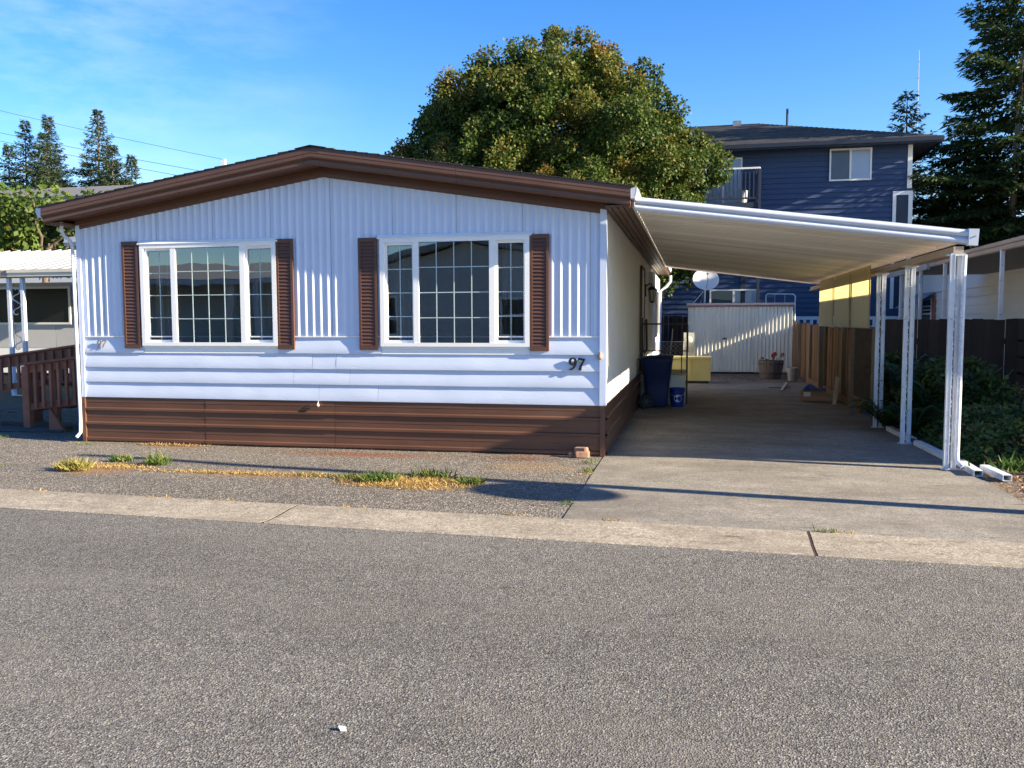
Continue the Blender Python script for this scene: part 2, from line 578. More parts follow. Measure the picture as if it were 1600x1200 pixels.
def concrete(name, col, scale=110, stain=None, cracks=0, streak=None):
    t = NT(name)
    c = t.ramp(t.noise(scale, 3, .7), [(.30, tuple(x * .42 for x in col)), (.5, col), (.70, tuple(x * 1.6 for x in col))])
    c = t.mix(1, c, t.ramp(t.noise(.7, 7, .62, streak), [(.3, .70), (.7, 1.12)]), 'MULTIPLY')
    c = t.mix(1, c, t.ramp(t.noise(4, 8, .75), [(.32, .72), (.68, 1.10)]), 'MULTIPLY')
    c = t.mix(1, c, t.ramp(t.noise(26, 4, .7), [(.34, .72), (.66, 1.16)]), 'MULTIPLY')
    if stain:
        c = t.mix(t.ramp(t.noise(1.1, 9, .72, (.7, 1.5, 1)), [(.46, 0), (.68, .65)]), c, stain)
        c = t.mix(t.ramp(t.noise(3.3, 9, .78, (.6, 2.2, 1), (4, 2, 0)), [(.58, 0), (.64, .75)]), c, tuple(x * .42 for x in stain))
    if cracks:
        v2 = t.n('ShaderNodeTexVoronoi', Scale=.30, feature='DISTANCE_TO_EDGE')
        wv = t.mix(.07, t.pos(), t.n('ShaderNodeTexNoise', Scale=1.7, Detail=6).outputs['Color'])
        t.l(wv, v2.inputs['Vector'])
        c = t.mix(t.ramp(v2.outputs['Distance'], [(0, cracks), (.0035, 0)]), c, (.03, .028, .025))
    t.l(c, t.b.inputs['Base Color'])
    t.b.inputs['Roughness'].default_value = .88
    t.b.inputs['Specular IOR Level'].default_value = .25
    nb = t.bump(t.noise(scale, 3, .7), .35, .004)
    nb = t.bump(t.noise(6, 5, .6), .15, .02, nb)
    t.l(nb, t.b.inputs['Normal'])
    return t.m


DRIVEM = concrete('driveway_concrete', (.275, .255, .222), 75, (.125, .105, .085), 0, (.8, 1.3, 1))
GUTTERM = concrete('gutter_concrete', (.34, .30, .24), 75, (.17, .14, .11), 0, (.4, 1, 1))
DIRT = asphalt('dirt_gravel', (.06, .045, .033), (.16, .12, .085), (.34, .28, .21), 45, .7, (.20, .13, .075))
EARTH = asphalt('earth_ground', (.05, .045, .03), (.11, .10, .065), (.2, .18, .13), 30, .6, (.07, .085, .035))
JOINT = M('joint_dirt', (.035, .02, .014), .95, .3, 10)


def sheet(name, x0, x1, y0, y1, z, mat, nx=1, ny=1, fn=None):
    m = MB()
    m.grid(lambda u, v: (x0 + (x1 - x0) * u, y0 + (y1 - y0) * v, z + (fn(x0 + (x1 - x0) * u, y0 + (y1 - y0) * v) if fn else 0)), nx, ny)
    return struct(m.build(name, mat))


sheet('ground', -400, 400, -400, 600, -.022, EARTH)
def kerb_y(x):            # back edge of the gutter strip: the street is slightly askew to the house front
    return -3.06 - .032 * x


def strip(name, x0, x1, d0, d1, z, mat):
    m = MB()
    m.quad((x0, kerb_y(x0) + d0, z), (x1, kerb_y(x1) + d0, z), (x1, kerb_y(x1) + d1, z), (x0, kerb_y(x0) + d1, z))
    return struct(m.build(name, mat))


strip('road', -90, 90, -7.5, -.605, -.014, ROADM)
strip('road_far_verge', -90, 90, -11.4, -7.5, -.010, GUTTERM)
# parking pad in front of the house: slightly uneven old asphalt
pad = MB()


def pad_edge(y):
    return 7.03 + .05 * mnoise.noise(Vector((y * 1.3, 3, 0))) - .03 * (y + 1)


pad.grid(lambda u, v: (lambda y0: (lambda x: (x, y0 if y0 > 0 else y0 * kerb_y(x) / -3.14, -.006 + .01 * mnoise.noise(Vector(((-30 + 37 * u) * .6, y0 * 1.1, 0)))))(-30 + (pad_edge(y0) + 30) * u))(-3.14 + (5.2) * v), 150, 40)
struct(pad.build('pad', PADM))
# driveway slabs (each poured slab is one piece)
dw = place('driveway', None, (8.9, 3, 0), kind='structure')
ys = [-3.14, .08, 4.2, 8.6, 12.6]
for a, b in zip(ys[:-1], ys[1:]):
    m = MB()
    if a < -3:
        m.extrude([(7.0, kerb_y(7.0) + .022, -.10), (10.86, kerb_y(10.86) + .022, -.10), (10.86, b - .004, -.10), (7.0, b - .004, -.10)], (0, 0, .101))
    else:
        m.box(7.0, 10.86, a + .004, b - .004, -.10, .0 + .002 * random.random())
    m.build('slab', DRIVEM, dw)
cpts = [(9.02, 2.45), (9.16, 2.1), (9.22, 1.75), (9.40, 1.45), (9.52, 1.05), (9.70, .80), (9.78, .45), (9.93, .13)]
MB().extrude([(6.9, kerb_y(6.9) + .001, -.05), (10.86, kerb_y(10.86) + .001, -.05), (10.86, kerb_y(10.86) + .021, -.05), (6.9, kerb_y(6.9) + .021, -.05)], (0, 0, .0455)).build('joint_filling', JOINT, dw)
m = MB()
fine = []
for (ax, ay), (bx_, by_) in zip(cpts[:-1], cpts[1:]):
    for q in range(6):
        t = q / 6
        fine.append((ax + (bx_ - ax) * t + random.uniform(-.012, .012), ay + (by_ - ay) * t))
for (ax, ay), (bx_, by_) in zip(fine[:-1], fine[1:]):
    m.quad((ax - .004, ay, .0035), (bx_ - .004, by_, .0035), (bx_ + .004, by_, .0035), (ax + .004, ay, .0035))
m.build('crack', JOINT, dw)
MB().box(6.99, 10.87, -3.27, 12.6, -.12, -.016).build('joint_filling', JOINT, dw)
sheet('gravel_yard', -2, 11.6, 12.6, 24, -.012, DIRT, 60, 50, lambda x, y: .02 * mnoise.noise(Vector((x * 1.5, y * 1.5, 0))))
sheet('planting_bed', 10.86, 40, -3.45, 24, -.010, DIRT, 60, 50, lambda x, y: .03 * mnoise.noise(Vector((x * .9, y * .9, 5))) if x > 11.1 else 0)
gs = place('concrete_gutter', None, (5, -3.45, 0), kind='structure')
prof = [(-3.14, .004), (-3.155, .010), (-3.30, .008), (-3.50, -.008), (-3.66, -.012), (-3.745, -.004), (-3.76, -.012), (-3.76, -.1), (-3.14, -.1)]
for k in range(-8, 9):
    x0 = 4.66 + 4.21 * k
    m = MB()
    m.extrude([(x0 + .012, y, z) for y, z in prof], (4.21 - .024, 0, 0))
    m.build('slab', GUTTERM, gs)
    m = MB()
    m.extrude([(x0 - .0115, y, z - .0025 if z > -.05 else z) for y, z in prof], (.023, 0, 0))
    m.build('joint_seal', JOINT, gs)
MB().box(-40, 45, -3.72, -3.142, -.09, -.0145).build('joint_filling', JOINT, gs)
gs.location.y = -3.53
gs.rotation_euler.z = -.032

# ------------------------------------------------------------------ THE MOBILE HOME
W, DEPTH = 7.0, 14.6
house = thing('mobile_home', 'white ribbed mobile home number 97 with brown gable trim and brown skirting', 'mobile home', (3.5, 7.3, 0))
PK = 3.5
SL = .158


def roof_z(x):            # underside of the gable trim along the front wall
    return 3.475 - SL * abs(x - PK)


Z_SK, Z_LAP = .60, 1.405
WIN = [(.945, 2.85, 1.29, 2.60), (4.255, 6.10, 1.29, 2.60)]
# ribbed sheets
PITCH = .81 / 8
RIB = [(0, 0), (.2, 0), (.30, .35), (.48, 1), (.56, 1), (.74, .35), (.84, 0)]
seams = [0.0] + [.35 + .81 * k for k in range(9)] + [7.0]
for a, b in zip(seams[:-1], seams[1:]):
    m = MB()
    xs = []
    k = math.floor((a - .35) / PITCH) - 1
    while True:
        base = .35 + k * PITCH
        if base > b:
            break
        for t, h in RIB:
            x = base + t * PITCH
            if a + 1e-4 < x < b - 1e-4:
                xs.append((x, h * .015))
        k += 1
    xs = [(a + .002, 0)] + xs + [(b - .002, 0)]
    cuts = sorted({c for wv in WIN for c in (wv[0], wv[1]) if a < c < b})
    for c in cuts:
        h = np.interp(c, [q[0] for q in xs], [q[1] for q in xs])
        xs += [(c - 1e-4, h), (c + 1e-4, h)]
    xs.sort()
    jog = random.uniform(-.0012, .0012)
    for (xa, ha), (xb, hb) in zip(xs[:-1], xs[1:]):
        xm = (xa + xb) / 2
        zb = Z_LAP + .012
        for wv in WIN:
            if wv[0] < xm < wv[1]:
                zb = wv[3] + .02
        n = 5
        for i in range(n):
            f0, f1 = i / n, (i + 1) / n
            za0, za1 = zb + (roof_z(xa) - zb) * f0, zb + (roof_z(xa) - zb) * f1
            zc0, zc1 = zb + (roof_z(xb) - zb) * f0, zb + (roof_z(xb) - zb) * f1

            def yy(x, z, h):
                return -.006 - h + jog + .0022 * mnoise.noise(Vector((x * 1.7, z * 1.1, 2)))
            m.quad((xa, yy(xa, za0, ha), za0), (xb, yy(xb, zc0, hb), zc0), (xb, yy(xb, zc1, hb), zc1), (xa, yy(xa, za1, ha), za1))
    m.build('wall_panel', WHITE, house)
MB().box(0.04, 6.94, -.028, -.004, Z_LAP - .004, Z_LAP + .012).build('drip_ledge', TRIM, house)
# lap boards
rows = [(1.195, 1.401, [0.03, 6.95]), (1.0, 1.195, [.03, 3.32, 3.64, 6.95]), (.805, 1.0, [.03, 3.06, 3.82, 6.95]), (.60, .805, [.03, 3.40, 4.19, 6.95])]
for ri, (z0, z1, cx) in enumerate(rows):
    for a, b in zip(cx[:-1], cx[1:]):
        segs = [(a, b)]
        if ri == 0:
            segs = [(.03, .935), (2.86, 4.245), (6.11, 6.95)]
        for a2, b2 in segs:
            m = MB()
            nu = max(3, int((b2 - a2) / .06))
            P5 = [(-.003, 0), (-.03, 0), (-.0315, .06), (-.024, .4), (-.014, .75), (-.006, 1.0)]
            sd_ = ri * 7.3 + a

            def fn(u, v):
                x = a2 + .001 + (b2 - a2 - .002) * u
                i = v * 5
                k0 = min(int(i), 4)
                fr = i - k0
                y = P5[k0][0] * (1 - fr) + P5[k0 + 1][0] * fr
                zz = P5[k0][1] * (1 - fr) + P5[k0 + 1][1] * fr
                wv = mnoise.noise(Vector((x * .9, sd_, 0))) * .006 + mnoise.noise(Vector((x * 3.1, sd_, zz * 2))) * .0028
                d = wv * (math.sin(math.pi * min(1, zz)) * .9 + .1) if y < -.004 else 0
                return (x, y - d - .002 * (ri % 2), z0 + (z1 - z0) * zz + .002 * mnoise.noise(Vector((x * .5, sd_, 9))))
            m.grid(fn, nu, 5)
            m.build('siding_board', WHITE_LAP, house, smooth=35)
# apron strip below each window
for x0, x1, z0, z1 in WIN:
    m = MB()
    m.extrude([(x0 - .01, -.004, z0), (x0 - .01, -.03, z0), (x0 - .01, -.033, z0 - .03), (x0 - .01, -.020, z0 - .035), (x0 - .01, -.026, z0 - .095), (x0 - .01, -.004, z0 - .095)], (x1 - x0 + .02, 0, 0))
    m.build('window_apron', TRIM, house)
# corner trims
m = MB().box(6.945, 7.022, -.040, .004, .60, roof_z(7.0))
m.box(7.000, 7.022, .004, .05, .60, roof_z(7.0))
m.build('corner_trim', WHITE, house)
m = MB().box(-.022, .035, -.038, .004, .60, roof_z(0))
m.box(-.022, 0.0, .004, .05, .60, roof_z(0))
m.build('corner_trim', WHITE, house)
# skirting: horizontally ribbed brown sheets
SK = [(0, -.018), (.02, -.034), (.05, -.034), (.062, -.016), (.135, -.016), (.137, -.019), (.225, -.018), (.232, -.040), (.258, -.040), (.272, -.016), (.33, -.016), (.332, -.019), (.418, -.018), (.425, -.040), (.450, -.040), (.464, -.016), (.53, -.016), (.532, -.019), (.598, -.018)]
skx = [.02, 1.8, 3.61, 5.4, 6.955]
for a, b in zip(skx[:-1], skx[1:]):
    m = MB()
    jog = random.uniform(-.003, .003)
    nu = 26
    for i in range(len(SK) - 1):
        (za, ya), (zb, yb) = SK[i], SK[i + 1]
        m.grid(lambda u, v: (a + .001 + (b - a - .002) * u, ya + (yb - ya) * v + jog + .003 * mnoise.noise(Vector(((a + (b - a) * u) * 1.5, za * 3, 4))), za + (zb - za) * v), nu, 1)
    m.build('skirt_panel', BROWN, house)
MB().box(6.955, 7.012, -.044, .004, .0, .60).build('skirt_corner', BROWN, house)
MB().box(-.03, .022, -.044, .004, .0, .60).build('skirt_corner', BROWN, house)
for k in range(8):
    a, b = .012 + k * 1.82, min(.012 + (k + 1) * 1.82, DEPTH)
    m = MB()
    for i in range(len(SK) - 1):
        (za, ya), (zb, yb) = SK[i], SK[i + 1]
        m.quad((7 - ya - .004, a + .002, za), (7 - ya - .004, b - .002, za), (7 - yb - .004, b - .002, zb), (7 - yb - .004, a + .002, zb))
    m.build('skirt_panel', BROWN, house)
# side wall panels with shallow grooves
for k in range(12):
    a, b = .05 + k * 1.215, min(.05 + (k + 1) * 1.215, DEPTH)
    if a > DEPTH:
        break
    m = MB()
    x0 = 7.004
    pts = []
    y = a + .0015
    while y < b - .16:
        pts += [(y, 0), (y + .145, 0), (y + .147, -.004), (y + .150, -.004), (y + .152, 0)]
        y += .152
    pts += [(b - .0015, 0)]
    for (ya, ha), (yb, hb) in zip(pts[:-1], pts[1:]):
        if yb > ya:
            m.quad((x0 + ha, ya, .6), (x0 + hb, yb, .6), (x0 + hb, yb, roof_z(7) + .03), (x0 + ha, ya, roof_z(7) + .03))
    m.build('side_panel', SIDEWALL, house)
# solid core behind the cladding
m = MB()
for a, b in ((.0, .945), (2.85, 4.255), (6.10, 7.0)):
    m.box(a + (0 if a else .002), b, .0, .10, .02, 2.60)
for x0, x1, z0, z1 in WIN:
    m.box(x0, x1, .0, .10, .02, z0)
m.extrude([(.002, .0, 2.60), (7.0, .0, 2.60), (7.0, .0, roof_z(7)), (PK, .0, roof_z(PK)), (.002, .0, roof_z(0))], (0, .10, 0))
m.build('wall_core', M('wall_core_grey', (.10, .10, .11), .8, .1), house)
m = MB()
m.box(6.9, 7.0, .1, DEPTH, .02, 2.9)
m.box(0, .1, .1, DEPTH, .02, 2.9)
m.box(0, 7.0, DEPTH, DEPTH + .1, .02, 2.9)
m.extrude([(0, DEPTH, 2.9), (7, DEPTH, 2.9), (PK, DEPTH, 3.45)], (0, .1, 0))
m.build('wall', SIDEWALL, house)
m = MB().box(.1, 6.9, .1, DEPTH, .55, .60)
m.box(.1, 6.9, 4.2, 4.3, .6, 2.95)
m.build('interior_wall', DARK, house)
for x0, x1 in ((.99, 1.36), (2.44, 2.80), (4.30, 4.62), (5.74, 6.05)):
    m = MB()
    m.grid(lambda u, v: (x0 + (x1 - x0) * u, .15 + .022 * math.sin(u * 28), 1.2 + 1.5 * v), 30, 1)
    m.build('curtain', CURTAIN, house)
# roof
OV0, OV1 = -.28, 7.31


def top_z(x):
    return 3.695 - SL * abs(x - PK)


m = MB()
for xa, xb in ((OV0, PK), (PK, OV1)):
    m.extrude([(xa, -.335, top_z(xa) - .05), (xb, -.335, top_z(xb) - .05), (xb, -.335, top_z(xb) - .012), (xa, -.335, top_z(xa) - .012)], (0, DEPTH + .7, 0))
roof = m.build('roof', GREYROOF, house)
# shingle tabs along the front rake (the visible edge), each a piece
tab = None
n_t = 27
for side in (0, 1):
    for k in range(n_t):
        x0 = OV0 - .03 + k * (PK - OV0 + .03) / n_t if side == 0 else PK + k * (OV1 + .03 - PK) / n_t
        x1 = x0 + (PK - OV0 + .03) / n_t + .02
        up0, up1 = (.010, .0) if side == 0 else (0.0, .010)
        z0 = top_z(min(max(x0, -1), 8)) - .012
        m = MB()
        lift = random.uniform(.004, .012)
        za, zb = top_z(x0) - .011, top_z(x1) - .011
        m.extrude([(x0, -.352, za + .001), (x1, -.352, zb + .001), (x1, -.352, zb + lift + up1), (x0, -.352, za + lift + up0)], (0, 1.2, 0))
        m.build('shingle', SHINGLE, roof)
m = MB()
m.extrude([(PK - .2, -.36, top_z(PK - .2) + .004), (PK, -.36, top_z(PK) + .006), (PK + .2, -.36, top_z(PK + .2) + .004), (PK + .2, -.36, top_z(PK + .2) + .011), (PK, -.36, top_z(PK) + .014), (PK - .2, -.36, top_z(PK - .2) + .011)], (0, DEPTH, 0))
m.build('ridge_cap', SHINGLE, roof)
# gable fascia: folded brown metal, two lengths a side
FP = [(-.34, -.012), (-.345, -.075), (-.338, -.078), (-.338, -.082), (-.345, -.085), (-.345, -.12), (-.315, -.142), (-.31, -.15), (-.318, -.156), (-.318, -.195), (-.300, -.215), (-.285, -.215), (-.285, -.012)]
for xa, xb in ((OV0, 1.7), (1.703, PK - .1), (PK - .097, PK), (PK, PK + .097), (PK + .1, 5.3), (5.303, OV1)):
    m = MB()
    m.extrude([(xa, y, top_z(xa) + z) for y, z in FP], (xb - xa, 0, top_z(xb) - top_z(xa)))
    m.build('fascia', BROWN_FASCIA, house)
# soffit and frieze below
for xa, xb in ((OV0, PK), (PK, OV1)):
    m = MB()
    m.extrude([(xa, -.284, top_z(xa) - .20), (xb, -.284, top_z(xb) - .20), (xb, -.284, top_z(xb) - .188), (xa, -.284, top_z(xa) - .188)], (0, .27, 0))
    m.build('soffit', BROWN_FASCIA, house)
    xa2, xb2 = max(xa, -.02), min(xb, 7.03)
    m = MB()
    m.extrude([(xa2, y, top_z(xa2) + z) for y, z in ((-.045, -.202), (-.05, -.26), (-.035, -.268), (-.035, -.30), (-.022, -.315), (.0, -.315), (.0, -.202))], (xb2 - xa2, 0, top_z(xb2) - top_z(xa2)))
    m.build('frieze', BROWN_FASCIA, house)
# side eaves
for s, xw, xo in ((1, 7.024, OV1), (0, -.024, OV0)):
    m = MB()
    z0 = top_z(xo) - .215
    a, b = sorted((xw, xo))
    m.box(a, b, -.28, DEPTH + .2, z0, z0 + .012)
    for q in range(4):
        xx = a + (b - a) * (q + .5) / 4
        m.box(xx - .025, xx + .025, -.27, DEPTH + .2, z0 - .012, z0)
    m.build('soffit', BROWN_FASCIA, house)
    m = MB()
    if s:
        m.box(xo - .02, xo, -.284, DEPTH + .2, z0 + .012, top_z(xo) - .05)
    else:
        m.box(xo, xo + .02, -.284, DEPTH + .2, z0 + .012, top_z(xo) - .05)
    m.build('fascia', BROWN_FASCIA, house)
    m = MB()
    zz = top_z(xo) - .02
    dx = .075 if s else -.085
    e = .004 if s else -.004
    m.extrude([(xo + e, -.33, zz), (xo + e, -.33, zz - .12), (xo + dx * .7, -.33, zz - .12), (xo + dx, -.33, zz - .05), (xo + dx, -.33, zz + .002), (xo + dx * .85, -.33, zz + .002), (xo + dx * .85, -.33, zz - .045), (xo + dx * .6, -.33, zz - .105), (xo + e * 2, -.33, zz - .105), (xo + e * 2, -.33, zz)], (0, DEPTH + .5, 0))
    m.extrude([(xo + e, -.329, zz), (xo + e, -.329, zz - .119), (xo + dx * .7, -.329, zz - .119), (xo + dx * .99, -.329, zz - .05), (xo + dx * .99, -.329, zz)], (0, .004, 0))
    m.build('gutter', ALU, house)
# flat underside closing the house roof
# downspouts
m = MB()
m.tube([(-.16, -.12, 2.93), (-.16, -.12, 2.80), (-.145, -.10, 2.74), (-.09, -.06, 2.68), (-.065, -.05, 2.60), (-.06, -.05, 1.5), (-.05, -.05, .3), (-.05, -.06, .12), (-.075, -.11, .06)], .023, 10)
m.build('downspout', ALU, house, smooth=40)
m = MB()
m.tube([(7.36, DEPTH + .0, 2.86), (7.36, DEPTH, 2.7), (7.25, DEPTH - .0, 2.55), (7.08, DEPTH, 2.42), (7.07, DEPTH, .3)], .04, 8)
m.build('downspout', ALU, house, smooth=40)


# windows
def window(x0, x1, z0, z1):
    wi = place('window', None, ((x0 + x1) / 2, 0, z0), house)
    fw, y0, y1 = .045, -.052, .06
    ma, mb = x0 + (x1 - x0) * .245, x0 + (x1 - x0) * .76
    m = MB()
    m.box(x0 - .012, x0 + fw, y0, y1, z0, z1)
    m.box(x1 - fw, x1 + .012, y0, y1, z0, z1)
    m.box(x0 + fw, x1 - fw, y0, y1, z0, z0 + fw)
    m.box(x0 + fw, x1 - fw, y0, y1, z1 - fw, z1)
    m.box(ma - .035, ma + .035, y0 + .004, y1, z0 + fw, z1 - fw)
    m.box(mb - .035, mb + .035, y0 + .004, y1, z0 + fw, z1 - fw)
    m.build('frame', VINYL, wi)
    m = MB()
    m.extrude([(x0 - .04, -.004, z1 + .001), (x0 - .04, -.058, z1 + .001), (x0 - .04, -.062, z1 + .012), (x0 - .04, -.03, z1 + .05), (x0 - .04, -.004, z1 + .055)], (x1 - x0 + .08, 0, 0))
    m.build('head_trim', TRIM, wi)
    secs = [(x0 + fw, ma - .035, 2, True), (ma + .035, mb - .035, 4, False), (mb + .035, x1 - fw, 2, True)]
    for a, b, n, sash in secs:
        c0, c1 = z0 + fw, z1 - fw
        yg = -.012
        if sash:
            sw = .032
            m = MB()
            m.box(a, a + sw, -.026, .02, c0, c1)
            m.box(b - sw * .6, b, -.026, .02, c0, c1)
            m.box(a + sw, b - sw * .6, -.026, .02, c0, c0 + sw)
            m.box(a + sw, b - sw * .6, -.026, .02, c1 - sw, c1)
            m.build('sash', VINYL, wi)
            a, b, c0, c1, yg = a + sw, b - sw * .6, c0 + sw, c1 - sw, -.006
        else:
            yg = -.03
        g = .0055
        m = MB()
        for i in range(1, n):
            x = a + (b - a) * i / n
            m.box(x - g, x + g, yg - .003, yg + .006, c0, c1)
        for j in range(1, 4):
            z = c0 + (c1 - c0) * j / 4
            for i in range(n):
                m.box(a + (b - a) * i / n + (g if i else 0), a + (b - a) * (i + 1) / n - (g if i < n - 1 else 0), yg - .003, yg + .006, z - g, z + g)
        m.build('muntin', MUNTIN, wi)
        for i in range(n):
            for j in range(4):
                xa, xb = a + (b - a) * i / n, a + (b - a) * (i + 1) / n
                za, zb = c0 + (c1 - c0) * j / 4, c0 + (c1 - c0) * (j + 1) / 4
                MB().quad((xa + g, yg, za + g), (xb - g, yg, za + g), (xb - g, yg, zb - g), (xa + g, yg, zb - g)).build('pane', GLASS, wi)


for wv in WIN:
    window(*wv)

# shutters
slat_me = None
for x0, x1, z0, z1 in ((.665, .90, 1.255, 2.65), (2.862, 3.09, 1.25, 2.635), (3.965, 4.205, 1.245, 2.62), (6.118, 6.345, 1.24, 2.615)):
    sh = place('shutter', None, ((x0 + x1) / 2, 0, z0), house)
    fw = .032
    ya = -.050
    m = MB()
    m.box(x0, x0 + fw, ya, -.018, z0, z1)
    m.box(x1 - fw, x1, ya, -.018, z0, z1)
    m.box(x0 + fw, x1 - fw, ya, -.018, z0, z0 + .05)
    m.box(x0 + fw, x1 - fw, ya, -.018, z1 - .05, z1)
    m.box(x0 + fw, x1 - fw, -.0275, -.020, z0 + .05, z1 - .05)
    m.build('frame', BROWN_SHUT, sh)
    n = 29
    hh = (z1 - z0 - .10) / n
    wd = x1 - x0 - 2 * fw
    m = MB().extrude([(-wd / 2, .0, -.002), (-wd / 2, -.019, .003), (-wd / 2, -.018, .010), (-wd / 2, -.004, hh + .003), (-wd / 2, .0, hh + .003)], (wd, 0, 0))
    me = m.mesh('slat', BROWN_SHUT)
    for i in range(n):
        place('slat', me, ((x0 + x1) / 2, -.028, z0 + .05 + i * hh), sh)


# house numbers
def ribbon(m, pts, wds, y0, y1, close=False):
    """flat stroke of varying width in the xz plane, extruded from y0 to y1"""
    n = len(pts)
    b = len(m.v)
    for i, (x, z) in enumerate(pts):
        if close:
            pa, pb = pts[i - 1], pts[(i + 1) % n]
        else:
            pa, pb = pts[max(i - 1, 0)], pts[min(i + 1, n - 1)]
        dx, dz = pb[0] - pa[0], pb[1] - pa[1]
        L = math.hypot(dx, dz) or 1
        nx, nz = -dz / L, dx / L
        h = wds[i] / 2
        for y in (y0, y1):
            m.v.append((x + nx * h, y, z + nz * h))
            m.v.append((x - nx * h, y, z - nz * h))
    for i in range(n if close else n - 1):
        a, c = b + 4 * i, b + 4 * ((i + 1) % n)
        m.f += [(a, a + 1, c + 1, c), (a + 2, c + 2, c + 3, a + 3), (a, c, c + 2, a + 2), (a + 1, a + 3, c + 3, c + 1)]
    if not close:
        a = b
        m.f.append((a, a + 2, a + 3, a + 1))
        a = b + 4 * (n - 1)
        m.f.append((a, a + 1, a + 3, a + 2))


def digit(ch, x, z, h, slant, y0, y1, thick=1.0):
    m = MB()
    T = lambda px, pz: (x + px * h + slant * pz * h, z + pz * h)
    if ch == '9':
        pts, wd = [], []
        for k in range(20):
            t = 2 * math.pi * k / 20
            pts.append(T(.30 + .225 * math.cos(t), .68 + .25 * math.sin(t)))
            wd.append((.07 + .10 * abs(math.cos(t))) * h * thick)
        ribbon(m, pts, wd, y0, y1, True)
        cur = [(.535, .70), (.54, .55), (.51, .38), (.43, .2), (.30, .06), (.18, .035), (.11, .09)]
        ribbon(m, [T(*q) for q in cur], [v * h * thick for v in (.15, .15, .14, .12, .09, .10, .13)], y0 + .0007, y1)
    else:
        cur = [(.05, .74), (.07, .88), (.12, .90), (.25, .90), (.40, .86), (.58, .92)]
        ribbon(m, [T(*q) for q in cur], [v * h * thick for v in (.05, .09, .14, .17, .14, .06)], y0, y1)
        cur = [(.57, .93), (.50, .76), (.38, .52), (.29, .28), (.26, .02)]
        ribbon(m, [T(*q) for q in cur], [v * h * thick for v in (.06, .09, .13, .17, .19)], y0 + .0007, y1)
    return m


hn = place('house_number', None, (6.69, -.03, 1.02), house, label='large black 97')
digit('9', 6.575, 1.018, .150, .08, -.052, -.034, 1.2).build('digit', BLACK, hn)
digit('7', 6.674, 1.012, .150, .08, -.052, -.034, 1.2).build('digit', BLACK, hn)
hn = place('house_number', None, (.32, -.03, 1.25), house, label='small grey slanted 97')
digit('9', .225, 1.262, .105, .28, -.046, -.034, .85).build('digit', DIGITG, hn)
digit('7', .300, 1.262, .105, .28, -.046, -.034, .85).build('digit', DIGITG, hn)
# corroded wall fitting and loose cable end
m = MB().lathe((0, 0, 0), [(.010, 0), (.034, .004), (.036, .014), (.02, .022), (.018, .04), (.008, .046)], 12)
m.v = [(6.95 + a, -.036 - c, 1.175 + b) for a, b, c in m.v]
m.tube([(6.95, -.06, 1.20), (6.955, -.065, 1.235)], .014, 8)
m.build('wall_fitting', M('corroded_metal', (.36, .27, .21), .8, .35, 30, bump=.6, bs=90), house, smooth=40)
m = MB().tube([(3.40, -.042, .605), (3.395, -.05, .565)], .004, 6)
m.tube([(3.395, -.05, .572), (3.392, -.052, .55), (3.405, -.055, .532)], [.012, .02, .013], 8)
m.build('cable_end', M('aged_plastic', (.55, .48, .38), .6, .2, 20), house, smooth=40)

# side door, lantern, side window, conduit
dr = place('door', None, (7.0, 6.9, .62), house)
m = MB()
m.box(7.006, 7.05, 6.45, 6.51, .62, 2.64)
m.box(7.006, 7.05, 7.42, 7.48, .62, 2.64)
m.box(7.006, 7.05, 6.51, 7.42, 2.58, 2.64)
m.build('frame', M('door_frame_brown', (.10, .07, .055), .5, .1), dr)
m = MB().box(7.006, 7.032, 6.51, 7.42, .62, 2.58)
for z0, z1 in ((.75, 1.35), (1.5, 2.45)):
    m.box(7.0325, 7.042, 6.64, 7.29, z0, z1)
m.build('door_leaf', OFFW, dr)
m = MB().tube([(7.03, 7.33, 1.62), (7.08, 7.33, 1.62), (7.10, 7.33, 1.62)], [.014, .014, .032], 10)
m.build('handle', SILVER, dr, smooth=40)
# lantern
ln = place('wall_lantern', None, (7.12, 8.25, 2.02), house)
m = MB().box(7.006, 7.03, 8.19, 8.31, 2.1, 2.36)
m.tube([(7.03, 8.25, 2.32), (7.09, 8.25, 2.37), (7.14, 8.25, 2.36), (7.15, 8.25, 2.31)], .014, 8)
m.lathe((7.15, 8.25, 2.24), [(.095, 0), (.10, .015), (.05, .06), (.015, .075)], 6)
m.lathe((7.15, 8.25, 1.96), [(.012, 0), (.045, .02), (.05, .045)], 6)
for k in range(6):
    t = math.pi / 3 * k
    m.bar((7.15 + .05 * math.cos(t), 8.25 + .05 * math.sin(t), 2.0), (7.15 + .085 * math.cos(t), 8.25 + .085 * math.sin(t), 2.245), .01, .01)
m.build('bracket', BLACK, ln)
MB().lathe((7.15, 8.25, 2.002), [(.045, 0), (.078, .236)], 6).build('lamp_glass', M('frosted_glass', (.62, .60, .55), .3, .03), ln)
# white bump-out and side window beyond the door
m = MB().box(7.006, 7.10, 9.6, 13.6, .62, 2.70)
m.build('bay', M('bay_white', (.76, .76, .75), .5, .03), house)
sw = place('window', None, (7.11, 11.6, 1.2), house)
m = MB()
m.box(7.102, 7.15, 10.9, 10.96, 1.2, 2.35)
m.box(7.102, 7.15, 12.2, 12.26, 1.2, 2.35)
m.box(7.102, 7.15, 10.96, 12.2, 1.2, 1.26)
m.box(7.102, 7.15, 10.96, 12.2, 2.29, 2.35)
m.build('frame', VINYL, sw)
MB().quad((7.115, 10.96, 1.26), (7.115, 12.2, 1.26), (7.115, 12.2, 2.29), (7.115, 10.96, 2.29)).build('pane', DARK, sw)
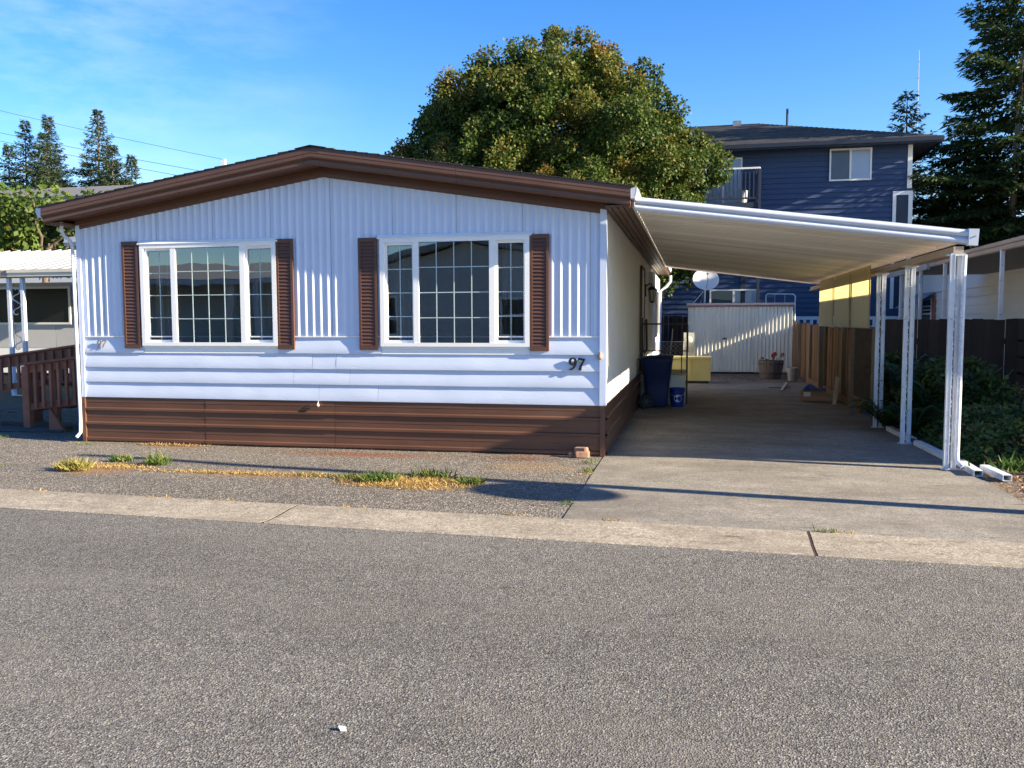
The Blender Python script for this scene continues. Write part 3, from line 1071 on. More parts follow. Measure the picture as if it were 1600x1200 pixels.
# left side awning of the house, seen past the corner
aw = thing('side_awning', 'grey gutter and roof end of the porch awning behind the left house corner', 'awning', (-1.0, 3.4, 2.7))
m = MB()
m.extrude([(-1.78, 2.0, 2.86), (-.02, 2.0, 2.97), (-.02, 2.0, 3.02), (-1.78, 2.0, 2.91)], (0, 5, 0))
m.build('awning_roof', AWNROOF, aw)
m = MB()
m.extrude([(-1.80, 1.9, 2.81), (-.03, 1.9, 2.86), (-.03, 1.9, 3.0), (-1.80, 1.9, 2.95)], (0, .012, 0))
m.extrude([(-1.80, 1.88, 2.86), (-.03, 1.88, 2.91), (-.03, 1.88, 2.93), (-1.80, 1.88, 2.88)], (0, .02, 0))
m.build('gutter', M('grey_gutter', (.40, .42, .46), .45, .1), aw)
m = MB().tube([(-.62, 1.96, 2.83), (-.62, 1.96, 2.7), (-.52, 1.96, 2.62), (-.36, 1.96, 2.58), (-.3, 1.96, 2.5), (-.3, 1.96, .1)], .036, 8)
m.build('downspout', M('grey_downspout', (.42, .41, .40), .5, .1), aw, smooth=40)
MB().box(-1.74, -1.66, 6.0, 6.08, 0, 2.87).build('post', ALU_OLD, aw)

# ------------------------------------------------------------------ CARPORT
cp = thing('carport', 'white lean-to carport with cream ribbed ceiling attached to the right of the house', 'carport', (9.1, 5.3, 0))
CX0, CX1, CY0, CY1 = 7.345, 10.85, -.16, 11.1
cz = lambda x: 2.95 - (x - CX0) * .1317
PW = .302
nP = int((CY1 - CY0 - .1) / PW)
# one pan: flat with an upstanding rib, underside stiffening grooves
pr = [(0, -.001), (.002, -.024), (.190, -.024), (.200, -.060), (.238, -.060), (.248, -.024), (PW - .004, -.024), (PW - .002, -.001)]
m = MB()
top = [(y, z + .004) for y, z in reversed(pr)]
m.extrude([(CX0, y, cz(CX0) + z) for y, z in pr + top], (CX1 - .03 - CX0, 0, cz(CX1 - .03) - cz(CX0)))
pan = m.mesh('roof_panel', CREAM_ROOF)
for k in range(nP):
    place('roof_panel', pan, (0, CY0 + .09 + k * PW, random.uniform(-.001, .001)), cp)
# front double roll fascia
FR = []
for q in range(9):
    t = -math.pi / 2 + math.pi * q / 8
    FR.append((-.032 * math.cos(t) - .028, -.075 + .033 * math.sin(t)))
for q in range(9):
    t = -math.pi / 2 + math.pi * q / 8
    FR.append((-.036 * math.cos(t) - .028, .002 + .036 * math.sin(t)))
FR = [(.01, -.112), (-.028, -.112)] + FR + [(-.028, .045), (.01, .045)]
FR = [(CX1, CY0 + .03 + y, cz(CX1) + z) for y, z in FR]
m = MB()
m.extrude([(CX0 + .005, y, z - cz(CX1) + cz(CX0)) for _, y, z in FR], (CX1 - CX0 - .035, 0, cz(CX1 - .03) - cz(CX0)))
m.build('front_fascia', ALU, cp, smooth=30)
m = MB().extrude([(CX1 - .03, CY0 - .045, cz(CX1) - .115), (CX1 + .06, CY0 - .045, cz(CX1) - .122), (CX1 + .07, CY0 - .045, cz(CX1) + .05), (CX1 - .03, CY0 - .045, cz(CX1) + .055)], (0, .10, 0))
m.tube([(CX1 + .045, CY0 - .047, cz(CX1) - .02), (CX1 + .045, CY0 - .053, cz(CX1) - .02)], .009, 8)
m.build('end_cap', ALU, cp)
# outer gutter, rear trim, house-side channel
m = MB()
m.extrude([(CX1 - .03, CY0 + .06, cz(CX1) - .048), (CX1 + .055, CY0 + .06, cz(CX1) - .048), (CX1 + .06, CY0 + .06, cz(CX1) + .035), (CX1 + .05, CY0 + .06, cz(CX1) + .035), (CX1 + .046, CY0 + .06, cz(CX1) - .038), (CX1 - .03, CY0 + .06, cz(CX1) - .038)], (0, CY1 - CY0 - .06, 0))
m.build('gutter', ALU_OLD, cp)
m = MB()
m.extrude([(CX0, CY1 - .03, cz(CX0) - .07), (CX1, CY1 - .03, cz(CX1) - .07), (CX1, CY1 - .03, cz(CX1) + .01), (CX0, CY1 - .03, cz(CX0) + .01)], (0, .03, 0))
m.build('rear_trim', BEAM, cp)
m = MB()
m.box(CX0 - .03, CX0 - .002, CY0 + .05, CY1, cz(CX0) - .065, cz(CX0) + .01)
m.build('hanger_channel', OFFW, cp)
# outer beam carried by the posts
m = MB().box(CX1 - .17, CX1 - .07, CY0 - .03, CY1, 2.295, 2.362)
m.box(CX1 - .19, CX1 - .05, CY0 - .03, CY1, 2.278, 2.295)
m.build('beam', BEAM, cp)


def scroll_pts(z0, h, flip=1, n=18, r=.022):
    """S-shaped wrought scroll, local (a, z)"""
    pts = []
    for k in range(n + 1):
        t = k / n
        ang = (t - .5) * 2 * 4.6
        rad = r * (.45 + .55 * (1 - abs(t - .5) * 2))
        a = flip * math.sin(ang) * rad
        pts.append((a, z0 + h * t + .010 * math.cos(ang * 1.2)))
    return pts


def carport_post(parent, x, y, ztop, zs, mat, sp=.105, rw=.045, turn=0.6, n=6):
    p = place('post', None, (x, y, 0), parent)
    ca, sa = math.cos(turn), math.sin(turn)
    for s in (-1, 1):
        cx, cy = x + s * sp / 2 * ca, y + s * sp / 2 * sa
        m = MB()
        # slim open channel
        d = rw / 2
        m.box(cx - d, cx + d, cy - d, cy + d, 0.012, ztop)
        m.box(cx - d - .002, cx - d + .006, cy - d - .008, cy - d, 0.012, ztop)
        m.box(cx + d - .006, cx + d + .002, cy - d - .008, cy - d, 0.012, ztop)
        m.build('rail', mat, p)
    m = MB()
    for q in range(n):
        z0 = .25 + (ztop - .45) * q / n
        for a0 in (scroll_pts(z0, .22, 1), ):
            m.tube([(x + a * ca, y + a * sa, z) for a, z in a0], .0045, 5)
        m.bar((x - sp / 2 * ca, y - sp / 2 * sa, z0 + .24), (x + sp / 2 * ca, y + sp / 2 * sa, z0 + .24), .008, .008)
    m.build('scroll', zs, p, smooth=60)
    MB().box(x - .085, x + .085, y - .04, y + .04, 0.001, .010).build('foot_plate', mat, p)
    MB().box(x - .09, x + .09, y - .04, y + .04, ztop - .02, ztop - .004).build('cap_plate', mat, p)
    return p


for y in (-.22, 1.72, 3.42):
    carport_post(cp, 10.70, y, 2.28, ALU_OLD, ALU_OLD)
# galvanised downspout on the front post with a kicked-out shoe
m = MB()
prof = []
m.tube([(10.778, -.232, 2.27), (10.776, -.234, 2.16), (10.775, -.235, 2.1), (10.772, -.235, 1.2), (10.770, -.235, .16), (10.77, -.26, .09), (10.80, -.35, .045)], .026, 8)
m.build('downspout', GALV, cp, smooth=30)

# privacy panels hung from the carport beam (thing of its own)
ps = thing('privacy_screen', 'yellowed corrugated screen panels hanging above the wooden fence under the carport', 'screen', (10.6, 6.1, 1.47))
for a, b in ((3.50, 5.12), (5.15, 6.86), (6.89, 8.75)):
    m = MB()
    n = int((b - a) / .0135)
    PX = 10.575
    for i in range(n):
        ya, yb = a + (b - a) * i / n, a + (b - a) * (i + 1) / n
        ha, hb = (.006 if i % 8 in (0, 1) else 0), (.006 if (i + 1) % 8 in (0, 1) else 0)
        m.quad((PX - ha, ya, 1.47), (PX - ha, yb, 1.47), (PX - hb, yb, 2.405), (PX - ha, ya, 2.405)) if ha == hb else m.quad((PX - ha, ya, 1.47), (PX - hb, yb, 1.47), (PX - hb, yb, 2.405), (PX - ha, ya, 2.405))
    m.build('panel', YELLOWPANEL, ps)
    MB().box(10.55, 10.562, a - .02, a + .03, 1.47, 2.405).build('batten', YELLOWPANEL, ps)
# small timber posts that carry the screen
for y in (5.08, 8.80):
    MB().box(10.585, 10.675, y - .045, y + .045, 0, 2.28).build('post', WOODG, ps)

# lattice panel
lt = thing('lattice_panel', 'dark diagonal lattice panel between the white post and the grey timber post', 'lattice', (10.64, 4.2, .3))
m = MB()
for k in range(-14, 16):
    for s in (1, -1):
        y0 = 3.55 + k * .105
        # clip diagonal to [3.55,5.02]x[.35,1.45]
        pts = []
        za, zb = .35, 1.45
        ya, yb = (y0, y0 + 1.1) if s == 1 else (y0 + 1.1, y0)
        # param
        t0, t1 = 0.0, 1.0
        dy = yb - ya
        for lo, sign in ((3.55, 1), (5.02, -1)):
            A = (ya - lo) * sign
            B = dy * sign
            if B > 0:
                t0 = max(t0, -A / B)
            elif B < 0:
                t1 = min(t1, -A / B)
        if t1 - t0 < .03:
            continue
        p = (10.64 + .006 * s, ya + dy * t0, za + 1.1 * t0)
        q = (10.64 + .006 * s, ya + dy * t1, za + 1.1 * t1)
        m.bar(p, q, .010, .034, (1, 0, 0)) if False else m.bar(p, q, .034, .010, (1, 0, 0))
m.build('lattice_strips', M('lattice_wood', (.085, .06, .045), .8, .3, 6), lt, kind='stuff')
m = MB()
m.box(10.615, 10.665, 3.52, 5.03, 1.45, 1.49)
m.box(10.615, 10.665, 3.52, 5.03, .31, .35)
m.box(10.615, 10.665, 3.50, 3.55, .02, 1.45)
m.build('frame', WOODG, lt)

# wooden board fence along the driveway
wf = thing('board_fence', 'weathered brown vertical board fence along the right edge of the driveway', 'fence', (10.85, 11, 0))
y = 5.2
while y < 16.4:
    wdt = random.uniform(.125, .15)
    h = 1.42 + .12 * (y - 5) / 11 + random.uniform(-.03, .03)
    m = MB()
    lean = random.uniform(-.02, .02) + (.10 if 12.2 < y < 13.4 else 0)
    x = 10.87 + random.uniform(-.012, .012)
    m.extrude([(x, y, .04), (x, y + wdt, .04), (x, y + wdt + lean, h - random.uniform(0, .03)), (x, y + lean, h)], (.018, 0, 0))
    m.build('board', WOODF, wf)
    y += wdt + random.uniform(.004, .03)
for z in (.35, 1.15):
    MB().box(10.895, 10.935, 5.2, 16.4, z, z + .09).build('rail', WOODG, wf)
for yy_ in (7.3, 9.6, 12.0, 14.4):
    MB().box(10.80, 10.866, yy_, yy_ + .09, 0, 1.48).build('post', WOODG, wf)
MB().box(10.80, 10.84, 5.3, 12.5, .02, .17).build('kickboard', WOODF, wf)

# dark fence between the lots
df = thing('dark_fence', 'near black board fence behind the shrubs to the right of the carport', 'fence', (12, 5, 0))
x = 10.95
k = 0
while x < 13.9:
    wdt = random.uniform(.150, .165)
    m = MB()
    yy_ = 5.0 + random.uniform(-.006, .006)
    m.extrude([(x, yy_, .03), (x + wdt, yy_, .03), (x + wdt, yy_, 1.60 + random.uniform(-.012, .012)), (x, yy_, 1.60 + random.uniform(-.012, .012))], (0, .02, 0))
    m.build('board', WOODDARK, df)
    x += wdt + (random.choice((.003, .003, .014)))
    k += 1
for z in (.35, 1.2):
    MB().box(10.95, 13.9, 5.03, 5.07, z, z + .09).build('rail', WOODDARK, df)

# old white downspout lengths lying along the bed edge
def spout_length(p, q, label, wd=.085, ht=.062):
    p, q = Vector(p), Vector(q)
    d = (q - p).normalized()
    a = d.cross(Vector((0, 0, 1))).normalized() * wd / 2
    u = Vector((0, 0, ht / 2))
    i = .86
    out = [p - a - u, p + a - u, p + a + u, p - a + u]
    inn = [p - a * i - u * i, p + a * i - u * i, p + a * i + u * i, p - a * i + u * i]
    m = MB()
    m.extrude(out, q - p, cap=False)
    m.extrude(list(reversed(inn)), q - p, cap=False)
    for off in (Vector((0, 0, 0)), q - p):
        for k in range(4):
            m.quad(out[k] + off, out[(k + 1) % 4] + off, inn[(k + 1) % 4] + off, inn[k] + off)
    return tag(m.build('downspout_length', ALU_OLD), label, 'downspout', 'loose white downspout lengths by the bed')


spout_length((10.90, .12, .032), (10.87, -.62, .032), 'open ended white downspout piece lying behind the foot of the front carport post')
spout_length((11.02, -.30, .045), (11.06, -.86, .036), 'short white square downspout piece lying farthest right on the dirt')
spout_length((10.82, 1.62, .03), (10.86, .16, .035), 'long dirty white downspout piece lying between the two front carport posts')
spout_length((10.80, 3.1, .03), (10.83, 1.84, .03), 'white downspout piece half covered by leaves behind the second carport post')

# ------------------------------------------------------------------ STEPS, BIN AND CLUTTER BY THE SIDE DOOR
st = thing('entry_steps', 'white panelled entry steps with thin brown iron handrail under the carport', 'steps', (7.45, 6.9, 0))
MB().box(7.03, 7.86, 6.45, 7.6, .0, .56).build('base', OFFW, st)
for k in range(6):
    MB().box(7.06 + k * .135, 7.06 + k * .135 + .12, 6.425, 6.448, .03, .55).build('panel', OFFW, st)
for k in range(6):
    MB().box(7.02, 7.90, 6.40 + k * .205, 6.40 + k * .205 + .195, .565, .60).build('tread', M('tread_board', (.40, .33, .19), .7, .15, 4) if k == 0 else bpy.data.materials['tread_board'], st)
MB().box(7.1, 7.86, 7.62, 7.95, 0, .38).build('lower_step', OFFW, st)
rl = place('handrail', None, (7.45, 6.45, .6), st)
m = MB()
m.bar((7.06, 6.44, 1.53), (7.90, 6.44, 1.53), .032, .032)
m.build('top_rail', IRON, rl)
m = MB()
m.bar((7.06, 6.44, 1.02), (7.90, 6.44, 1.02), .022, .022)
m.build('mid_rail', IRON, rl)
for x in (7.06, 7.90):
    MB().bar((x, 6.44, .02 if x > 7.5 else .6), (x, 6.44, 1.53), .032, .032).build('baluster', IRON, rl)
MB().bar((7.80, 6.44, .3), (7.80, 6.44, 1.53), .02, .02).build('baluster', IRON, rl)
m = MB().tube([(7.90, 6.44, 1.53), (7.90, 7.2, 1.50), (7.90, 7.9, 1.1), (7.90, 8.0, .95)], .016, 8)
m.tube([(7.13, 6.46, 1.62), (7.14, 6.5, 1.05), (7.10, 6.52, .98), (7.06, 6.52, 1.02), (7.05, 6.5, 1.65)], .022, 8)
m.build('grab_rail', IRON, rl, smooth=40)

# wheeled bin
bn = thing('wheelie_bin', 'tall navy blue wheeled refuse bin standing against the entry steps', 'bin', (7.36, 5.85, 0))
ang = 0
m = MB()
secs = [(.0, .19, .21), (.03, .20, .22), (.30, .215, .235), (.55, .245, .25), (.57, .252, .26), (.80, .275, .275), (.83, .285, .29), (.86, .285, .29)]
nn = 20
for i, (z, a, b) in enumerate(secs):
    for k in range(nn):
        t = 2 * math.pi * (k + .5) / nn
        ct, stt = math.cos(t), math.sin(t)
        e = .32
        m.v.append((7.37 + a * math.copysign(abs(ct) ** e, ct), 5.85 + b * math.copysign(abs(stt) ** e, stt), .035 + z))
for i in range(len(secs) - 1):
    for k in range(nn):
        k2 = (k + 1) % nn
        m.f.append((i * nn + k, i * nn + k2, (i + 1) * nn + k2, (i + 1) * nn + k))
m.f.append(tuple(reversed(range(nn))))
m.f.append(tuple((len(secs) - 1) * nn + k for k in range(nn)))
m.build('body', BIN, bn, smooth=40)
m = MB()
lid = [(.0, .30, .31), (.02, .31, .32), (.035, .30, .31), (.06, .20, .22), (.068, .05, .06)]
for i, (z, a, b) in enumerate(lid):
    for k in range(nn):
        t = 2 * math.pi * (k + .5) / nn
        ct, stt = math.cos(t), math.sin(t)
        m.v.append((7.36 + a * math.copysign(abs(ct) ** .35, ct), 5.83 + b * math.copysign(abs(stt) ** .35, stt), .897 + z + .02 * ct))
for i in range(len(lid) - 1):
    for k in range(nn):
        k2 = (k + 1) % nn
        m.f.append((i * nn + k, i * nn + k2, (i + 1) * nn + k2, (i + 1) * nn + k))
m.f.append(tuple(reversed(range(nn))))
m.f.append(tuple((len(lid) - 1) * nn + k for k in range(nn)))
m.build('lid', BIN, bn, smooth=40)
for yw in (5.57, 6.12):
    wq = place('wheel', None, (7.19, yw, .13), bn)
    m = MB()
    pts = []
    m.lathe((0, 0, 0), [(.085, -.022), (.128, -.022), (.132, -.01), (.132, .01), (.128, .022), (.085, .022)], 24)
    m.v = [(7.19 + a, yw + c, .132 + b) for a, b, c in m.v]
    m.build('tyre', RUBBER, wq, smooth=40)
    m = MB().lathe((0, 0, 0), [(.03, -.03), (.032, .026), (.012, .027)], 12)
    for k in range(6):
        t = k * math.pi / 3
        m.bar((.02 * math.cos(t), .02 * math.sin(t), -.0235), (.08 * math.cos(t), .08 * math.sin(t), -.0235), .016, .004, (0, 0, 1))
    m.v = [(7.19 + a, yw + c, .132 + b) for a, b, c in m.v]
    m.build('rim', RIMM, wq)
MB().tube([(7.19, 5.60, .132), (7.19, 6.1, .132)], .012, 8).build('axle', BLACK, bn)
MB().tube([(7.085, 5.66, .86), (7.05, 5.66, .89), (7.05, 6.04, .89), (7.085, 6.04, .86)], .014, 8).build('handle', BIN, bn, smooth=40)

bk = thing('blue_bucket', 'bright blue plastic bucket with a white round label beside the navy bin', 'bucket', (7.735, 6.0, 0))
m = MB().lathe((7.735, 6.02, 0.002), [(.115, 0), (.118, .005), (.135, .27), (.146, .272), (.147, .29), (.140, .292), (.146, .32), (.149, .345), (.143, .35), (.137, .345), (.112, .02)], 28)
m.build('body', BUCKETB, bk, smooth=40)
m = MB()
for i in range(2):
    pass
ring = []
cx, cyb = 7.735, 6.02


def on_bucket(u, z):      # u: metres round the front, measured to the right
    r = .1275 + .0005 + (z - .15) * .063
    t = -math.pi / 2 + u / r
    return (cx + r * math.cos(t), cyb + r * math.sin(t), z)


base = len(m.v)
m.v.append(on_bucket(.0, .165))
for k in range(25):
    t = 2 * math.pi * k / 24
    m.v.append(on_bucket(.012 + .072 * math.cos(t), .165 + .07 * math.sin(t)))
for k in range(24):
    m.f.append((base, base + 1 + k, base + 2 + k))
m.build('label_disc', M('bucket_print_white', (.60, .62, .66), .5, .1, 20), bk)
m = MB()
for (u0, z0, u1, z1) in ((-.09, .175, -.01, .145), (-.01, .145, .04, .19), (-.02, .15, .06, .15), (.0, .165, .05, .205)):
    a, b = on_bucket(u0, z0), on_bucket(u1, z1)
    m.bar((a[0], a[1] - .002, a[2]), (b[0], b[1] - .002, b[2]), .012, .003, (0, 1, 0))
m.build('label_mark', BUCKETB, bk)
m = MB().tube([on_bucket(-.19, .30), (7.60, 5.90, .24), (7.735, 5.86, .19), (7.86, 5.90, .24), on_bucket(.19, .30)], .004, 6)
m.build('handle', SILVER, bk, smooth=60)

yb = thing('storage_box', 'pale yellow wooden storage box with flat lid beyond the entry steps', 'box', (7.9, 12.4, 0))
MB().box(7.30, 8.42, 12.1, 12.75, .06, .62).build('body', YELLOWBOX, yb)
MB().box(7.24, 8.47, 12.04, 12.8, .622, .67).build('lid', YELLOWBOX, yb)
for x in (7.27, 7.92, 8.40):
    MB().box(x, x + .05, 12.083, 12.099, .06, .62).build('batten', YELLOWBOX, yb)
MB().box(7.32, 8.40, 12.12, 12.73, .0, .06).build('plinth', BLACK, yb)

mt = thing('electric_meter', 'grey electric meter pedestal with round glass dial above the yellow box', 'meter', (7.88, 13.2, 0))
MB().box(7.76, 8.04, 13.1, 13.3, .0, 1.27).build('cabinet', M('meter_grey', (.42, .42, .40), .5, .1, 5), mt)
m = MB().lathe((0, 0, 0), [(.085, 0), (.085, .05), (.07, .08), (.03, .09)], 20)
m.v = [(7.90 + a, 13.1 - c, 1.08 + b) for a, b, c in m.v]
m.build('dial', M('meter_dial', (.6, .6, .58), .2, .05), mt, smooth=40)
MB().box(7.80, 8.0, 13.085, 13.098, .75, .9).build('hatch', M('meter_hatch', (.30, .30, .29), .5, .1), mt)

# shed
sd_t = thing('garden_shed', 'cream corrugated metal shed with rusty red roof edge at the end of the driveway', 'shed', (9.35, 17.6, 0))
SX0, SX1, SY = 7.86, 10.88, 16.5
doors = [SX0, SX0 + .99, SX0 + 1.86, SX1]
for a, b in zip(doors[:-1], doors[1:]):
    m = MB()
    p_ = .108
    xs = [a + .004]
    k = 0
    while True:
        stop = False
        for t, h in ((0, 0), (.25, 0), (.42, 1), (.62, 1), (.8, 0)):
            x = a + (k + t) * p_
            if x >= b - .004:
                stop = True
                break
            if x > a + .004:
                xs.append((x, h))
        if stop:
            break
        k += 1
    pts = [(a + .004, 0)] + [q for q in xs if isinstance(q, tuple)] + [(b - .004, 0)]
    for (xa, ha), (xb, hb) in zip(pts[:-1], pts[1:]):
        m.quad((xa, SY - ha * .02, .04), (xb, SY - hb * .02, .04), (xb, SY - hb * .02, 2.02), (xa, SY - ha * .02, 2.02))
    m.build('wall_panel', SHED, sd_t)
m = MB().box(SX0, SX1, SY + .02, SY + 2.2, .03, 1.98)
m.build('wall', SHED, sd_t)
MB().box(SX0 - .01, SX0 + .02, SY - .024, SY + .02, .03, 2.0).build('corner_trim', SHED, sd_t)
MB().box(SX1 - .02, SX1 + .01, SY - .024, SY + .02, .03, 2.0).build('corner_trim', SHED, sd_t)
m = MB().box(SX0 - .05, SX1 + .04, SY - .06, SY - .03, 2.0, 2.045)
m.build('roof_trim', REDTRIM, sd_t)
MB().box(SX0 - .05, SX1 + .05, SY - .07, SY - .04, 2.046, 2.11).build('roof_trim', M('pinkish_trim', (.50, .40, .38), .5, .12), sd_t)
MB().box(SX0 - .04, SX1 + .04, SY - .035, SY + 2.3, 2.03, 2.09).build('roof', AWNROOF, sd_t)
MB().box(SX0 + 1.0, SX0 + 1.13, SY - .06, SY - .021, 1.03, 1.065).build('handle', BLACK, sd_t)

# satellite dish on the shed roof
dh = thing('satellite_dish', 'white oval satellite dish on a pole at the left corner of the shed roof', 'satellite dish', (8.25, 16.7, 2.09))
m = MB()
dc, dn = Vector((8.36, 16.45, 2.83)), Vector((.12, -.90, .42)).normalized()
dx_ = Vector((1, .13, 0)).normalized()
dx_ = (dx_ - dn * dx_.dot(dn)).normalized()
dy_ = dn.cross(dx_)
for back in (0, 1):
    b = len(m.v)
    nr, na = 5, 28
    m.v.append(tuple(dc - dn * (.07 + .012 * back)))
    for i in range(1, nr + 1):
        for k in range(na):
            t = 2 * math.pi * k / na
            r = i / nr
            p = dc + dx_ * (.39 * r * math.cos(t)) + dy_ * (.36 * r * math.sin(t)) - dn * (.07 * (1 - r * r) + .012 * back)
            m.v.append(tuple(p))
    for k in range(na):
        m.f.append((b, b + 1 + k, b + 1 + (k + 1) % na))
    for i in range(nr - 1):
        for k in range(na):
            k2 = (k + 1) % na
            m.f.append((b + 1 + i * na + k, b + 1 + (i + 1) * na + k, b + 1 + (i + 1) * na + k2, b + 1 + i * na + k2))
    if back:
        o1, o2 = 1 + (nr - 1) * na, b + 1 + (nr - 1) * na
        for k in range(na):
            k2 = (k + 1) % na
            m.f.append((o1 + k, o1 + k2, o2 + k2, o2 + k))
m.build('reflector', M('dish_white', (.50, .51, .52), .4, .03), dh, smooth=50)
m = MB().tube([dc - dy_ * .3 - dn * .05, dc - dy_ * .26 + dn * .25, dc - dy_ * .02 + dn * .42], .014, 8)
m.build('feed_arm', GREYPL, dh)
m = MB().tube([dc - dy_ * .02 + dn * .36, dc - dy_ * .0 + dn * .46], [.035, .045], 10)
m.build('receiver', GREYPL, dh)
m = MB().tube([(8.33, 16.72, 2.08), (8.34, 16.72, 2.55), (8.35, 16.62, 2.75)], .025, 8)
m.tube([(7.98, 16.62, 2.10), (8.33, 16.72, 2.52)], .014, 6)
m.tube([(8.2, 17.05, 2.10), (8.33, 16.73, 2.52)], .014, 6)
m.build('mast', SILVER, dh)

# trailer frame behind the shed
tf = thing('metal_frame', 'pale rounded metal frame rising behind the right end of the shed roof', 'frame', (10.8, 19.4, 0))
m = MB().tube([(10.34, 19.4, 0), (10.34, 19.4, 2.40), (10.38, 19.4, 2.46), (11.20, 19.4, 2.44), (11.26, 19.4, 2.38), (11.26, 19.4, 0)], .022, 8)
m.build('hoop', M('pale_frame', (.55, .58, .58), .5, .1), tf, smooth=50)
m = MB()
for x in (10.62, 10.94):
    m.bar((x, 19.4, 1.0), (x, 19.4, 2.44), .02, .02)
m.build('bar', GREYPL, tf)

# barrel planter with red flowers
bp = thing('barrel_planter', 'half barrel planter of grey staves with a few red flowers', 'planter', (10.12, 14.5, 0))
for k in range(22):
    t0, t1 = 2 * math.pi * k / 22, 2 * math.pi * (k + .94) / 22
    m = MB()
    for r0, z in ((.27, 0), (.325, .27), (.335, .48)):
        for t in (t0, t1):
            m.v.append((10.12 + r0 * math.cos(t), 14.55 + r0 * math.sin(t), z + .005))
        for t in (t0, t1):
            m.v.append((10.12 + (r0 - .025) * math.cos(t), 14.55 + (r0 - .025) * math.sin(t), z + .005))
    for i in range(2):
        a, b = i * 4, (i + 1) * 4
        m.f += [(a, a + 1, b + 1, b), (a + 3, a + 2, b + 2, b + 3), (a + 1, a + 3, b + 3, b + 1), (a + 2, a, b, b + 2)]
    m.f += [(8, 9, 11, 10), (1, 0, 2, 3)]
    m.build('stave', BARREL, bp)
for z, r in ((.10, .297), (.36, .334)):
    m = MB().lathe((10.12, 14.55, z), [(r - .004, 0), (r + .004, .001), (r + .007, .05), (r, .051)], 30)
    m.build('hoop', HOOP, bp, smooth=40)
MB().lathe((10.12, 14.55, .36), [(.29, 0), (.29, .06)], 20).build('soil', JOINT, bp)
fl = thing('red_flower', 'red geranium with sparse stalks growing in the barrel planter', 'flower', (10.15, 14.5, .42))
m = MB()
heads = [(10.22, 14.47, .66), (10.42, 14.5, .64), (10.17, 14.5, .60), (9.86, 14.45, .53)]
for hx, hy, hz in heads:
    m.tube([(10.15, 14.55, .42), ((10.15 + hx) / 2 + .02, 14.52, .52), (hx, hy, hz)], .006, 5)
m.build('stem', M('green_stem', (.06, .09, .02), .7, .2), fl)
P, D, N, T = [], [], [], []
for i, (hx, hy, hz) in enumerate(heads):
    nq = (34, 20, 26, 12)[i]
    for k in range(nq):
        d = rng.normal(size=3)
        P.append((hx, hy, hz) + unit(d) * .03 * rng.random())
        D.append(d)
        N.append(rng.normal(size=3))
        T.append(rng.random())
V, F = leaf_quads(np.array(P), np.array(D), np.array(N), .055 if True else 0, .045)
place('bloom', np_mesh('bloom', V, F, FLOWER, np.array(T)), (0, 0, 0), fl, kind='stuff')
P = np.array([(10.15, 14.55, .42)]) + rng.normal(size=(60, 3)) * (.10, .08, .045)
V, F = leaf_quads(P, rng.normal(size=(60, 3)), rng.normal(size=(60, 3)), .07, .05)
place('leaf_tuft', np_mesh('leaf_tuft', V, F, LEAF_FERN, rng.random(60)), (0, 0, 0), fl)

gb = thing('grey_bucket', 'small grey plastic bucket between the barrel planter and the board fence', 'bucket', (10.57, 13.4, 0))
MB().lathe((10.57, 13.4, .002), [(.11, 0), (.135, .31), (.15, .312), (.152, .345), (.145, .35), (.13, .335), (.105, .03)], 24).build('body', GREYPL, gb, smooth=40)
MB().tube([(10.43, 13.36, .33), (10.50, 13.26, .22), (10.60, 13.25, .2), (10.70, 13.36, .33)], .004, 6).build('handle', SILVER, gb)

# cardboard box with a blue bag on it, boards
cb = thing('cardboard_box', 'flattened open brown cardboard box on the concrete by the board fence', 'box', (10.35, 7.6, 0))
m = MB()
x0, x1, y0, y1, z1 = 10.12, 10.56, 7.46, 7.80, .215
m.box(x0, x1, y0, y1, .002, .01)
m.box(x0, x1, y0, y0 + .006, .01, z1)
m.box(x0, x1, y1 - .006, y1, .01, z1)
m.box(x0, x0 + .006, y0 + .006, y1 - .006, .01, z1)
m.box(x1 - .006, x1, y0 + .006, y1 - .006, .01, z1)
m.build('body', CARD, cb)
m = MB().extrude([(x0, y0 - .001, .10), (x0, y0 - .05, .02), (x0, y0 - .055, .022), (x0, y0 - .006, .105)], (.44, 0, 0))
m.build('flap', CARD, cb)
MB().box(x0 + .02, x0 + .15, y0 - .0035, y0 - .0005, .10, .19).build('label', OFFW, cb)
bg = MB()
bg.grid(lambda u, v: (10.12 + .46 * u, 7.44 + .38 * v, .215 + .02 + .10 * max(0, math.sin(math.pi * min(1, u * 1.5)) if u < .66 else .1) * math.sin(math.pi * v) + .03 * mnoise.noise(Vector((u * 6, v * 5, 1)))), 22, 16)
tag(bg.build('blue_bag', M('blue_plastic_bag', (.02, .045, .20), .35, .15, 6), smooth=60), 'crumpled blue plastic bag lying on the cardboard box', 'bag')
m = MB().extrude([(10.60, 6.95, .0), (10.66, 6.97, .0), (10.73, 7.12, .50), (10.67, 7.10, .52)], (.012, -.006, 0))
tag(m.build('pale_board', PALEWOOD), 'short pale offcut board leaning beside the cardboard box', 'board')
m = MB().bar((10.30, 12.2, .03), (9.95, 9.8, .03), .05, .02)
tag(m.build('wood_strip', PALEWOOD), 'thin pale wood strip lying flat near the grey bucket', 'wood strip')
m = MB().bar((9.75, 10.8, .02), (10.25, 10.9, .02), .12, .02)
tag(m.build('plank_offcut', M('grey_offcut', (.30, .27, .23), .85, .2)), 'flat grey plank offcut lying on the concrete beyond the cardboard box', 'plank')

